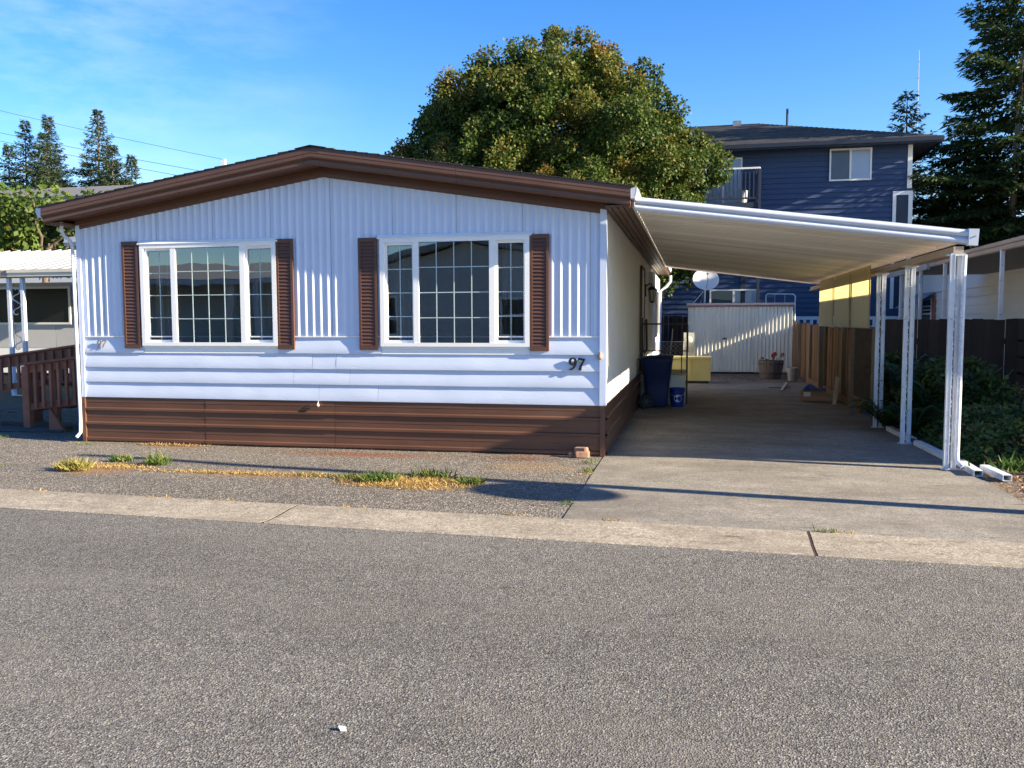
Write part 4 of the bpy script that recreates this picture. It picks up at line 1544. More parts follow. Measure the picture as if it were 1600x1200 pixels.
# broken brick by the house corner
def rock(name, c, s, rz, mat, label, cat, group=None):
    m = MB()
    pr_ = [(-.5, -.5), (.5, -.5), (.5, .5), (-.5, .5)]
    bev = .12
    vs = []
    for z, k in ((0, .9), (.1, 1), (.85, 1), (1, .86)):
        for a, b in ((-.5 + bev, -.5), (.5 - bev, -.5), (.5, -.5 + bev), (.5, .5 - bev), (.5 - bev, .5), (-.5 + bev, .5), (-.5, .5 - bev), (-.5, -.5 + bev)):
            p = Vector((a * k * s[0], b * k * s[1], z * s[2]))
            p += Vector(mnoise.noise_vector(p * 18 + Vector(c) * 3)) * .012
            vs.append((c[0] + p.x * math.cos(rz) - p.y * math.sin(rz), c[1] + p.x * math.sin(rz) + p.y * math.cos(rz), max(c[2], c[2] + p.z)))
    m.v = vs
    for i in range(3):
        for k in range(8):
            k2 = (k + 1) % 8
            m.f.append((i * 8 + k, i * 8 + k2, i * 8 + 8 + k2, i * 8 + 8 + k))
    m.f.append(tuple(reversed(range(8))))
    m.f.append(tuple(range(24, 32)))
    return tag(m.build(name, mat), label, cat, group)


rock('brick', (6.755, -.145, 0), (.175, .11, .075), .15, BRICKM, 'larger lower broken brick on the ground by the right house corner', 'brick', 'broken bricks by the house corner')
rock('brick', (6.745, -.14, .073), (.15, .095, .045), -.2, BRICKM, 'thin broken brick lying on top of the larger brick at the house corner', 'brick', 'broken bricks by the house corner')
rock('brick', (6.625, -.15, 0), (.06, .05, .06), .5, BRICKM, 'small brick fragment to the left of the brick pile at the house corner', 'brick', 'broken bricks by the house corner')

# ------------------------------------------------------------------ WEEDS AND LITTER ON THE PAD
def blades(n, cx, cy, rx, ry, h, lean=.6, wd=.006, shape=None):
    P = np.empty((n, 3))
    a = rng.random(n) * 2 * np.pi
    r = np.sqrt(rng.random(n))
    P[:, 0] = cx + rx * r * np.cos(a)
    P[:, 1] = cy + ry * r * np.sin(a)
    P[:, 2] = -.004
    D = rng.normal(size=(n, 3)) * (lean, lean, .15) + (0, 0, 1)
    N = rng.normal(size=(n, 3)) * (1, 1, .2)
    L = h * (.35 + .75 * rng.random(n))
    return leaf_quads(P, D, N, L, np.full(n, wd))


def patch(name, specs, mat, label, cat, kind='stuff', wd=.006, lean=.6):
    Vs, Fs, o = [], [], 0
    for s in specs:
        V, F = blades(s[0], *s[1:6], lean, wd)
        Vs.append(V)
        Fs.append(F + o)
        o += len(V)
    V, F = np.concatenate(Vs), np.concatenate(Fs)
    ob = place(name, np_mesh(name, V, F, mat, rng.random(len(F))), (0, 0, 0), label=label, category=cat)
    if kind:
        ob['kind'] = kind
    return ob


patch('dry_grass', [(1500, 5.42, -2.02, .60, .34, .05), (700, 5.0, -1.95, .55, .2, .06), (500, 3.75, -1.88, .9, .11, .05), (500, 1.75, -1.72, .5, .2, .04), (250, 1.45, -.17, .5, .05, .05), (900, 5.05, -2.12, .55, .20, .05), (500, 5.4, -1.95, .45, .16, .05), (500, 3.5, -1.86, .85, .07, .05), (220, 4.3, -1.82, .5, .06, .05), (300, 2.6, -1.9, .5, .06, .04), (350, 1.75, -1.75, .35, .10, .045), (260, 1.4, -2.0, .22, .12, .10), (150, 6.3, -1.0, .4, .3, .02), (90, 6.9, -1.2, .1, .25, .035), (120, 5.6, -2.3, .3, .12, .04)] + [(40, x, kerb_y(x) + .01, .14, .02, .05) for x in (1.9, 3.3, 3.9, 5.2, 6.6, 7.4, 9.1)],
      GRASS_DRY, 'dry yellow grass growing along cracks of the parking pad', 'grass', lean=1.1)
patch('green_grass', [(240, 4.75, -1.93, .28, .10, .10), (180, 4.3, -1.85, .35, .06, .06), (120, 5.15, -1.75, .16, .07, .08), (60, 6.95, -1.05, .05, .12, .08), (50, 6.9, -.55, .09, .08, .07), (40, 6.95, -2.7, .06, .12, .06), (60, 1.55, -1.45, .2, .05, .05), (50, 9.0, kerb_y(9) + .01, .10, .02, .08), (300, -1.7, .0, .45, .12, .09), (60, .2, -.3, .2, .1, .06), (90, .35, -1.9, .3, .06, .03)],
      GRASS_GREEN, 'green grass sprigs mixed into the dry grass on the pad', 'grass', lean=.9)
weeds = [((300, 1.42, -2.0, .17, .10, .17), GRASS_YG, 'yellow green weed tuft leftmost on the parking pad'),
         ((170, 1.58, -1.42, .16, .06, .10), GRASS_GREEN, 'low green weed tuft between the two taller tufts on the pad left side'),
         ((170, 2.14, -1.55, .12, .08, .18), GRASS_GREEN, 'green weed tuft with upright blades right of the yellow one'),
         ((220, 4.95, -2.02, .17, .10, .16), GRASS_GREEN, 'bright green broad bladed weed tuft at the left end of the dry patch'),
         ((240, 5.42, -1.72, .24, .09, .13), GRASS_GREEN, 'green weed tuft at the back of the dry grass patch'),
         ((150, 5.88, -1.95, .15, .08, .11), GRASS_GREEN, 'green weed tuft at the right end of the dry grass patch')]
for s, mt_, lab in weeds:
    V, F = blades(*s, .75, .011)
    tag(place('weed_tuft', np_mesh('weed_tuft', V, F, mt_, rng.random(len(F))), (0, 0, 0)), lab, 'weed', 'weed tufts on the parking pad')
# needle and leaf litter along the skirting and in the yard
n = 3300
P = np.empty((n, 3))
c = np.minimum(rng.integers(0, 6, n), 5)
cx_ = np.array([1.3, 3.9, 6.0, 9.6, 8.8, 3.6])[c]
cy_ = np.array([-.14, -.35, -.4, 13.9, 14.4, -1.7])[c]
P[:, 0] = cx_ + rng.normal(size=n) * np.array([.35, .7, .35, .7, .7, 2.0])[c]
P[:, 1] = cy_ + rng.normal(size=n) * np.array([.05, .10, .12, .5, .5, .55])[c]
P[:, 1] = np.where((c < 3) | (c == 5), np.minimum(P[:, 1], -.045), P[:, 1])
P[:, 2] = .004 + rng.random(n) * .008
D = rng.normal(size=(n, 3)) * (1, 1, .15)
V, F = leaf_quads(P, D, np.array([[0, 0, 1.]]) + rng.normal(size=(n, 3)) * .3, .022 + .03 * rng.random(n) * ((c == 3) | (c == 4)), .008 + .012 * ((c == 3) | (c == 4)))
ob = place('leaf_litter', np_mesh('leaf_litter', V, F, LITTER, rng.random(n)), (0, 0, 0), label='brown needle and leaf litter along the skirting and in the yard', category='litter', kind='stuff')

rock('pebble', (6.68, -6.95, -.0145), (.024, .018, .012), .4, TRIM, 'small white pebble lying on the road surface', 'pebble')

# ------------------------------------------------------------------ RAMP AT THE LEFT
rp = thing('wooden_ramp', 'brown stained wooden access ramp with balustrade at the left house corner', 'ramp', (-2, 1.5, 0))


def rail_section(parent, x0, x1, y, zt0, zt1, hb0, n, th=.17):
    s = place('balustrade', None, ((x0 + x1) / 2, y, 0), parent)
    MB().extrude([(x0, y - .02, zt0 - th), (x1, y - .02, zt1 - th), (x1, y - .02, zt1), (x0, y - .02, zt0)], (0, .04, 0)).build('top_board', RAMPW, s)
    MB().extrude([(x0 - .03, y - .07, zt0 + .001), (x1, y - .07, zt1 + .001), (x1, y - .07, zt1 + .032), (x0 - .03, y - .07, zt0 + .032)], (0, .14, 0)).build('cap_rail', RAMPW, s)
    MB().extrude([(x0, y - .02, hb0), (x1, y - .02, hb0 + zt1 - zt0), (x1, y - .02, hb0 + .10 + zt1 - zt0), (x0, y - .02, hb0 + .10)], (0, .04, 0)).build('bottom_board', RAMPW, s)
    for k in range(n):
        f = (k + .5) / n
        x = x0 + (x1 - x0) * f
        z = zt0 + (zt1 - zt0) * f
        MB().box(x - .02, x + .02, y - .062, y - .022, hb0 + .02 + (zt1 - zt0) * f, z - .02).build('baluster', RAMPW, s)


rail_section(rp, -4.6, -.40, 1.75, .82, 1.36, .28, 26)
rail_section(rp, -1.62, -.30, .78, .97, 1.12, .30, 10, .12)
for x, y, h in ((-1.24, .86, 1.0), (-.32, .86, 1.12), (-1.66, .80, .95), (-2.4, 1.83, 1.08), (-3.6, 1.83, .92), (-.34, 1.83, 1.34)):
    MB().box(x - .055, x + .055, y, y + .09, 0, h).build('post', RAMPW, rp)
m = MB().extrude([(-1.24, .75, .0), (-.98, .75, .0), (-1.22, .75, .36)], (0, .05, 0))
m.build('brace', RAMPW, rp)
for k in range(16):
    x0 = -4.8 + k * .27
    z = .03 + .34 * k / 15
    MB().box(x0, x0 + .262, .95, 1.72, z, z + .035).build('floor_board', RAMPFLOOR, rp)
MB().box(-.95, -.05, .95, 5.5, .36, .40).build('landing', RAMPFLOOR, rp)
m = MB().extrude([(-3.3, .40, .004), (-1.0, .72, .004), (-1.0, .95, .03), (-3.3, .95, .03)], (0, 0, .02))
tag(m.build('plywood_sheet', RAMPFLOOR), 'grey weathered plywood sheet on the ground before the ramp', 'plywood')

# ------------------------------------------------------------------ LEFT NEIGHBOUR
ln_ = thing('neighbour_mobile_home', 'white mobile home on the left with dark shuttered window behind a white awning', 'mobile home', (-12, 13, 0))
m = MB().box(-22, -3.9, 9.0, 20, .28, 2.62)
m.build('wall', NGREY, ln_)
x = -14.0
while x < -4.0:
    MB().box(x + .003, x + 1.19, 8.975, 8.998, .95, 2.62).build('wall_panel', NGREY, ln_)
    x += 1.2
for k in range(3):
    MB().extrude([(-14, 8.998, .30 + k * .215), (-14, 8.955, .30 + k * .215), (-14, 8.975, .51 + k * .215), (-14, 8.998, .51 + k * .215)], (10.1, 0, 0)).build('siding_board', NWHITE, ln_)  # whiter than the grey panels above: sunlit lower wall put into the colour
MB().box(-14, -3.9, 8.98, 8.998, 0, .295).build('skirt', DARK, ln_)
wq = place('window', None, (-8.2, 8.95, 1.6), ln_)
m = MB()
m.box(-9.7, -9.64, 8.93, 8.974, 1.55, 2.52)
m.box(-7.56, -7.50, 8.93, 8.974, 1.55, 2.52)
m.box(-9.64, -7.56, 8.93, 8.974, 1.55, 1.60)
m.box(-9.64, -7.56, 8.93, 8.974, 2.46, 2.52)
m.build('frame', VINYL, wq)
MB().quad((-9.64, 8.95, 1.6), (-7.56, 8.95, 1.6), (-7.56, 8.95, 2.46), (-9.64, 8.95, 2.46)).build('pane', GLASS_DK, wq)
shq = place('shutter', None, (-7.3, 8.95, 1.55), ln_)
MB().box(-7.46, -6.88, 8.955, 8.974, 1.55, 2.56).build('frame', BLACK, shq)
me = MB().extrude([(-.27, 0, 0), (-.27, -.02, 0), (-.27, -.004, .03), (-.27, 0, .03)], (.54, 0, 0)).mesh('slat', BLACK)
for k in range(26):
    place('slat', me, (-7.17, 8.954, 1.58 + k * .037), shq)
# awning in front of it
a2 = thing('neighbour_awning', 'white ribbed metal awning roof on scrolled posts at the far left', 'awning', (-7, 6, 0))
AZ0, AZ1, AY0, AY1 = 2.70, 3.42, 5.9, 8.95
for k in range(28):
    x0 = -12.6 + k * .305
    m = MB()
    pr = [(0, 0), (0, .035), (.012, .035), (.02, .004), (.30, .004), (.303, 0)]
    m.extrude([(x0 + a, AY0, AZ0 + b) for a, b in pr], (0, AY1 - AY0, AZ1 - AZ0))
    m.build('roof_panel', AWNROOF, a2)
MB().box(-12.6, -6.52, AY0 - .05, AY0 - .002, AZ0 - .11, AZ0 + .03).build('fascia', TANFASC, a2)
m = MB()
m.box(-6.515, -3.9, AY0 - .05, AY0 - .002, AZ0 - .11, AZ0 + .03)
m.box(-6.515, -3.9, AY0 - .07, AY0 - .051, AZ0 - .03, AZ0 + .04)
m.build('fascia', M('cream_fascia', (.68, .60, .48), .45, .06), a2)
MB().box(-12.6, -3.9, AY0 - .001, AY0 + .06, AZ0 - .14, AZ0 - .04).build('beam', AWNROOF, a2)


def scroll_post(parent, x, y, h, sp, rw, mat, n=4, along=(1, 0)):
    p = place('post', None, (x, y, 0), parent)
    ax, ay = along
    for s in (-1, 1):
        cx, cy = x + s * sp / 2 * ax, y + s * sp / 2 * ay
        MB().box(cx - rw / 2, cx + rw / 2, cy - rw / 2, cy + rw / 2, 0.01, h).build('rail', mat, p)
    m = MB()
    for q in range(n):
        z0 = .2 + (h - .3) * q / n
        hh = (h - .3) / n * .92
        pts = []
        for k in range(23):
            t = k / 22
            if t < .3:
                an = (1 - t / .3) * 4.2
                rr = .25 + .75 * (t / .3)
                pts.append((-.5 + .5 + math.sin(an) * .36 * rr * -1, .15 + .13 * math.cos(an) * rr))
            elif t > .7:
                an = ((t - .7) / .3) * 4.2
                rr = 1 - .75 * ((t - .7) / .3)
                pts.append((math.sin(an) * .36 * rr, .85 - .13 * math.cos(an) * rr + .0))
            else:
                f = (t - .3) / .4
                pts.append((0.0 + .3 * math.sin(f * math.pi * 2), .28 + .44 * f))
        m.tube([(x + a * sp * ax, y + a * sp * ay, z0 + hh * b) for a, b in pts], .011, 6)
    m.build('scroll', BLACK if mat is not ALU_OLD else ALU_OLD, p, smooth=60)
    MB().box(x - .2, x + .2, y - .06, y + .06, .001, .01).build('foot_plate', mat, p)
    return p


scroll_post(a2, -6.42, 5.98, AZ0 - .14, .34, .075, ALU_OLD, 3)
scroll_post(a2, -10.8, 5.98, AZ0 - .14, .34, .075, ALU_OLD, 3)

# ------------------------------------------------------------------ RIGHT NEIGHBOUR
rn = thing('neighbour_house', 'white lap sided neighbouring home with tan eave and deep porch at the far right', 'house', (18, 9, 0))
NX, NE, NZ = 15.5, 13.0, 2.84
m = MB().box(NX + .02, 21.5, 5.4, 14.7, .3, 2.9)
m.box(NX + .02, 21.5, 14.7, 26, .3, 3.2)  # rear part: unseen top raised so that it shades the shed
m.build('wall', NWHITE, rn)
m = MB()
# gable roof running along the lot
for (xa, za), (xb, zb) in (((NE, NZ), (17.6, NZ + .50)), ((17.6, NZ + .50), (22.2, NZ - .02))):
    m.extrude([(xa, -1.0, za), (xb, -1.0, zb), (xb, -1.0, zb + .05), (xa, -1.0, za + .05)], (0, 15.75, 0))
m.build('roof', GREYROOF, rn)
prf = [(NE - .005, NZ + .05), (NE - .06, NZ + .04), (NE - .06, NZ - .02), (NE - .03, NZ - .035), (NE - .03, NZ - .10), (NE - .005, NZ - .12)]
MB().extrude([(x, -1.0, z) for x, z in prf], (0, 10.55, 0)).build('fascia', TANFASC, rn)
MB().extrude([(x, 9.555, z) for x, z in prf], (0, .45, 0)).build('fascia', AWNROOF, rn)
MB().box(NE - .07, NE - .004, 10.01, 14.6, NZ - .16, NZ + .05).build('fascia', AWNROOF, rn)
MB().box(NE + .002, NX, -.7, 14.7, NZ - .06, NZ - .02).build('porch_ceiling', M('porch_ceiling', (.30, .27, .23), .7, .1), rn)
nb_h = [1.05 + .235 * k for k in range(8)]
for k in range(8):
    for a, b in ((5.4, 13.7), (13.703, 25.9)):
        z0, z1 = nb_h[k], min(nb_h[k] + .232, 2.88)
        if a > 10 and z1 > 2.75:
            continue
        MB().extrude([(NX + .018, a, z0), (NX - .030, a, z0), (NX + .010, a, z1), (NX + .018, a, z1)], (0, b - a, 0)).build('siding_board', NWHITE, rn)
MB().box(NX + .0, NX + .02, 5.4, 25.9, .02, 1.04).build('skirt', NWHITE, rn)
wq = place('window', None, (NX, 20.6, 1.3), rn)
m = MB()
m.box(NX - .05, NX - .013, 19.6, 19.68, 1.35, 2.35)
m.box(NX - .05, NX - .013, 20.82, 20.9, 1.35, 2.35)
m.box(NX - .05, NX - .013, 19.68, 20.82, 1.35, 1.43)
m.box(NX - .05, NX - .013, 19.68, 20.82, 1.88, 1.93)
m.build('frame', VINYL, wq)
MB().quad((NX - .02, 19.68, 1.43), (NX - .02, 20.82, 1.43), (NX - .02, 20.82, 2.3), (NX - .02, 19.68, 2.3)).build('pane', GLASS_DK, wq)
for y in (19.15, 20.95):
    MB().box(NX - .04, NX - .013, y, y + .42, 1.32, 2.36).build('shutter', REDSHUT, rn)
wa = place('window_awning', None, (NX - .4, 20.3, 2.1), rn)
for k in range(9):
    f = k / 9
    MB().extrude([(NX - .06 - .75 * f, 19.2, 2.46 - .5 * f), (NX - .06 - .75 * (f + .1), 19.2, 2.46 - .5 * (f + .1)), (NX - .06 - .75 * (f + .1), 19.2, 2.475 - .5 * (f + .1)), (NX - .06 - .75 * f, 19.2, 2.475 - .5 * f)], (0, 2.1, 0)).build('slat', AWNROOF, wa)
# porch recess with sliding door seen past the near corner of the wall
MB().box(15.9, 15.98, 2.2, 5.39, .3, 2.78).build('recess_wall', M('recess_beige', (.30, .28, .22), .7, .1), rn)
sl = place('door', None, (15.85, 4.2, .4), rn)
m = MB()
for y in (3.6, 4.3, 5.0):
    m.box(15.80, 15.88, y, y + .07, .45, 2.5)
m.box(15.80, 15.88, 3.6, 5.07, 2.5, 2.57)
m.build('frame', SILVER, sl)
MB().quad((15.86, 3.67, .45), (15.86, 5.0, .45), (15.86, 5.0, 2.5), (15.86, 3.67, 2.5)).build('pane', GLASS_DK, sl)
MB().box(13.1, 15.9, .2, 5.2, .02, .55).build('porch_floor', RAMPFLOOR, rn)
for k in range(3):
    MB().box(13.05, 13.09, .4, 4.9, .72 + .26 * k, .76 + .26 * k).build('porch_rail', BLACK, rn)
for y in (2.0, 5.65, 8.95, 10.85, 12.7):
    scroll_post(rn, 13.02, y, NZ - .07, .125, .055, ALU_OLD, 5, (.35, .94))

# ------------------------------------------------------------------ BLUE APARTMENT BLOCK
bb = thing('apartment_building', 'navy lap sided apartment building with charcoal hip roof behind the carport', 'building', (6, 30, 0))
BX0, BX1, BY, BT = -4.0, 15.62, 24.0, 7.94
MB().box(BX0, BX1, BY + .03, 36, -.02, BT + .2).build('wall', BLUED, bb)
z = .3
row = 0
while z < BT:
    splits = [BX0, 3.0 + (row * 2.3) % 5, 9.6 + (row * 1.7) % 4, BX1]
    for a, b in zip(splits[:-1], splits[1:]):
        h = min(.195, BT + .15 - z)
        MB().extrude([(a + .002, BY + .028, z), (a + .002, BY - .022, z), (a + .002, BY + .018, z + h), (a + .002, BY + .028, z + h)], (b - a - .004, 0, 0)).build('siding_board', BLUES, bb)
    z += .195
    row += 1
# right end wall boards and corner board
MB().box(BX1 - .02, BX1 + .14, BY - .03, BY + .12, 6.4, BT + .12).build('corner_board', NWHITE, bb)
m = MB()
m.box(15.12, 15.24, BY - .05, BY - .024, 2.0, 6.30)
m.box(15.66, 15.80, BY - .05, BY - .024, 2.0, 6.30)
m.box(15.24, 15.66, BY - .05, BY - .024, 6.16, 6.30)
m.build('panel_trim', NWHITE, bb)
MB().box(15.24, 15.66, BY - .034, BY - .024, 2.0, 6.16).build('trim_panel', BLUED, bb)
MB().box(9.75, 9.93, BY - .05, BY - .024, .3, 4.2).build('corner_board', BLUED, bb)


def bwin(x0, x1, z0, z1, dim_left=True):
    wq = place('window', None, ((x0 + x1) / 2, BY, z0), bb)
    y0 = BY - .075
    m = MB()
    m.box(x0, x0 + .06, y0, BY - .023, z0, z1)
    m.box(x1 - .06, x1, y0, BY - .023, z0, z1)
    m.box(x0 + .06, x1 - .06, y0, BY - .023, z0, z0 + .06)
    m.box(x0 + .06, x1 - .06, y0, BY - .023, z1 - .06, z1)
    xm = (x0 + x1) / 2
    m.box(xm - .035, xm + .035, y0 + .005, BY - .023, z0 + .06, z1 - .06)
    m.build('frame', NWHITE, wq)
    for k, (a, b) in enumerate(((x0 + .06, xm - .035), (xm + .035, x1 - .06))):
        MB().quad((a, BY - .045, z0 + .06), (b, BY - .045, z0 + .06), (b, BY - .045, z1 - .06), (a, BY - .045, z1 - .06)).build('pane', GLASS_B, wq)
        MB().box(a, b, BY - .034, BY - .026, z0 + .06, z1 - .06).build('blind', BLIND_DIM if (k == 0 and dim_left) else BLIND, wq)


bwin(12.88, 14.36, 6.74, 7.92)
bwin(8.35, 9.75, 6.0, 7.75, False)
bwin(8.6, 10.4, 2.0, 2.78)
bwin(4.0, 5.6, 6.74, 7.92)
# hip roof
RZ = 8.10
EX1, EY0, EY1, EX0 = 16.62, 23.3, 36.7, -5.0
A = [(EX0, EY0, RZ), (EX1, EY0, RZ), (EX1, EY1, RZ), (EX0, EY1, RZ)]
Rg = [(1.5, 30, 10.30), (10.6, 30, 10.30)]
m = MB()
m.quad(A[0], A[1], Rg[1], Rg[0])
m.quad(A[1], A[2], Rg[1])
m.quad(A[2], A[3], Rg[0], Rg[1])
m.quad(A[3], A[0], Rg[0])
rf = m.build('roof', BLUEROOF, bb)
# shingle courses on the near slope
nC = 34
for k in range(nC):
    f0, f1 = k / nC, (k + 1.0) / nC
    xa0, xb0 = EX0 + (1.5 - EX0) * f0, EX1 + (10.6 - EX1) * f0
    xa1, xb1 = EX0 + (1.5 - EX0) * f1, EX1 + (10.6 - EX1) * f1
    ya, yb_ = EY0 + 6.7 * f0, EY0 + 6.7 * f1
    za, zb = RZ + 2.2 * f0, RZ + 2.2 * f1
    MB().quad((xa0, ya, za + .028), (xb0, ya, za + .028), (xb1, yb_, zb + .006), (xa1, yb_, zb + .006)).quad((xa0, ya, za + .004), (xb0, ya, za + .004), (xb0, ya, za + .028), (xa0, ya, za + .028)).build('shingle_course', BLUEROOF, rf)
m = MB()
m.box(EX0, EX1, EY0, EY0 + .03, RZ - .20, RZ - .004)
m.box(EX1 - .03, EX1, EY0 + .03, EY1, RZ - .20, RZ - .004)
m.build('fascia', BLUED, bb)
m = MB()
m.extrude([(EX0, EY0 - .002, RZ - .16), (EX0, EY0 - .09, RZ - .15), (EX0, EY0 - .11, RZ - .02), (EX0, EY0 - .002, RZ - .02)], (EX1 - EX0, 0, 0))
m.build('gutter', BLUED, bb)
MB().box(EX0, EX1 - .03, EY0 + .03, EY1, RZ - .14, RZ - .10).build('soffit', BLUED, bb)
vt = MB().box(9.6, 9.95, 29.4, 29.8, 10.1, 10.34)
vt.build('roof_vent', GREYPL, rf)
MB().tube([(11.8, 28.6, 9.6), (11.8, 28.6, 10.55)], .05, 8).build('vent_pipe', BLACK, rf)
# balcony
bl = place('balcony', None, (9.3, 23.2, 5.9), bb)
MB().box(7.8, 10.28, 22.7, 24, 5.72, 5.9).build('deck', BLUED, bl)
MB().box(7.8, 10.32, 22.66, 22.76, 7.10, 7.16).build('top_rail', NWHITE, bl)
MB().box(10.24, 10.34, 22.76, 24, 7.10, 7.16).build('top_rail', NWHITE, bl)
MB().box(7.8, 10.28, 22.69, 22.73, 6.02, 6.08).build('bottom_rail', BLUED, bl)
for k in range(17):
    x = 7.9 + k * .145
    MB().box(x, x + .045, 22.69, 22.73, 6.08, 7.10).build('baluster', BLUED, bl)
for k in range(8):
    y = 22.85 + k * .145
    MB().box(10.27, 10.31, y, y + .045, 5.9, 7.10).build('baluster', BLUED, bl)
MB().box(10.26, 10.36, 22.68, 22.78, .0, 7.10).build('post', BLUED, bl)
MB().lathe((9.75, 23.0, 5.9), [(.12, 0), (.16, .45), (.17, .46)], 14).build('planter_tub', NWHITE, bl)
# dark rear yard fence behind the house, and the pale topped fence by the block
yf = thing('rear_fence', 'dark board fence behind the yard between the house and the shed', 'fence', (5, 17.2, 0))
x = 3.0
while x < 7.7:
    wdt = random.uniform(.13, .15)
    MB().box(x, x + wdt, 17.2, 17.22, .03, 1.72 + random.uniform(-.03, .03)).build('board', WOODDARK, yf)
    x += wdt + random.choice((.005, .02))
pf = thing('white_fence', 'white topped lattice fence low in front of the navy building', 'fence', (14, 22.4, 0))
MB().box(10.9, 16.5, 22.38, 22.44, 1.60, 1.72).build('top_rail', NWHITE, pf)
MB().box(10.9, 16.5, 22.38, 22.44, 1.32, 1.38).build('mid_rail', NWHITE, pf)
for k in range(24):
    x = 10.95 + k * .235
    MB().box(x, x + .10, 22.39, 22.43, 1.38, 1.60).build('slat', NWHITE, pf)
x = 10.9
while x < 16.4:
    MB().box(x, x + .195, 22.40, 22.42, .05, 1.315).build('board', WOODDARK, pf)
    x += .2
# chain link gate in the gap beside the house
cg = thing('chain_link_gate', 'low grey chain link gate between the house and the electric meter', 'gate', (7.4, 14.2, 0))
m = MB().tube([(7.08, 14.4, .03), (7.08, 14.4, 1.0), (7.75, 14.4, 1.0), (7.75, 14.4, .03)], .018, 8)
m.tube([(7.08, 14.4, .12), (7.75, 14.4, .12)], .014, 8)
m.build('frame', SILVER, cg)
m = MB()
for k in range(-6, 6):
    for s in (1, -1):
        xa, xb = (7.10 + k * .125, 7.10 + k * .125 + .85) if s == 1 else (7.10 + k * .125 + .85, 7.10 + k * .125)
        t0, t1 = 0, 1
        dxx = xb - xa
        for lo, sg in ((7.09, 1), (7.74, -1)):
            A_, B_ = (xa - lo) * sg, dxx * sg
            if B_ > 0:
                t0 = max(t0, -A_ / B_)
            else:
                t1 = min(t1, -A_ / B_)
        if t1 > t0:
            m.bar((xa + dxx * t0, 14.4 + .003 * s, .13 + .85 * t0), (xa + dxx * t1, 14.4 + .003 * s, .13 + .85 * t1), .003, .003)
m.build('mesh_wire', GREYPL, cg, kind='stuff')
gt = thing('garden_tool', 'leaning old garden tool with pale handle in the gap behind the gate', 'tool', (7.4, 15.2, 0))
MB().tube([(7.3, 15.1, .02), (7.42, 15.3, 1.35)], .016, 6).build('handle', WOODG, gt)
MB().box(7.22, 7.40, 15.07, 15.1, .0, .12).build('head', IRON, gt)

# ------------------------------------------------------------------ TREES
def lobe_cloud(centers, radii, n_each, size, mat, name, parent, droop=.25, shell=.55, tint_fn=None, squash=.8):
    Ps, Ds, Ns, Ts, Ls = [], [], [], [], []
    for (c, r, n) in zip(centers, radii, n_each):
        d = unit(rng.normal(size=(n, 3)))
        rr = r * (shell + (1 - shell) * rng.random(n) ** .6)[:, None]
        lump = 1 + .22 * np.sin(d[:, :1] * 5 + c[0] * 3) * np.cos(d[:, 1:2] * 6 + c[1] * 2)
        p = c + d * rr * lump * (1, 1, squash)
        Ps.append(p)
        Ds.append(d * .8 + rng.normal(size=(n, 3)) * .6 + (0, 0, -droop))
        Ns.append(d * .5 + rng.normal(size=(n, 3)) * .5 + (0, 0, .45))
        Ls.append(size * (.6 + .8 * rng.random(n)))
        Ts.append(tint_fn(p, d, c, n) if tint_fn else rng.random(n))
    P, D, N, T, L = map(np.concatenate, (Ps, Ds, Ns, Ts, Ls))
    V, F = leaf_quads(P, D, N, L, L * .72)
    return place(name, np_mesh(name, V, F, mat, np.clip(T, 0, 1)), (0, 0, 0), parent)


def limb(m, p, q, r0, r1, wob=.15, n=6):
    p, q = Vector(p), Vector(q)
    pts, rs = [], []
    for i in range(n + 1):
        t = i / n
        v = p.lerp(q, t) + Vector((random.uniform(-1, 1), random.uniform(-1, 1), random.uniform(-.4, .4))) * wob * (p - q).length * .12 * (0 < i < n)
        pts.append(v)
        rs.append(r0 + (r1 - r0) * t)
    m.tube(pts, rs, 7)


# maple behind the house
mp_t = thing('maple_tree', 'large round maple with green and rusty tinted leaves behind the house', 'tree', (3.6, 18.6, 0))
cen, rad, num = [], [], []
big = []
tcx, tcy = 3.15, 18.7
tries = 0


def add_bough(c, r):
    """a bough is a cluster of smaller sprays, heaviest towards its top"""
    big.append((c, r))
    for q in range(int(6 + 7 * r)):
        d = unit(rng.normal(size=3))
        d[2] = d[2] * 1.15 + .1
        rr = r * rng.uniform(.30, .48)
        cen.append(c + d * (r - rr * .55) * rng.uniform(.7, 1.1))
        rad.append(rr)
        num.append(int(1750 * rr * rr) + 25)


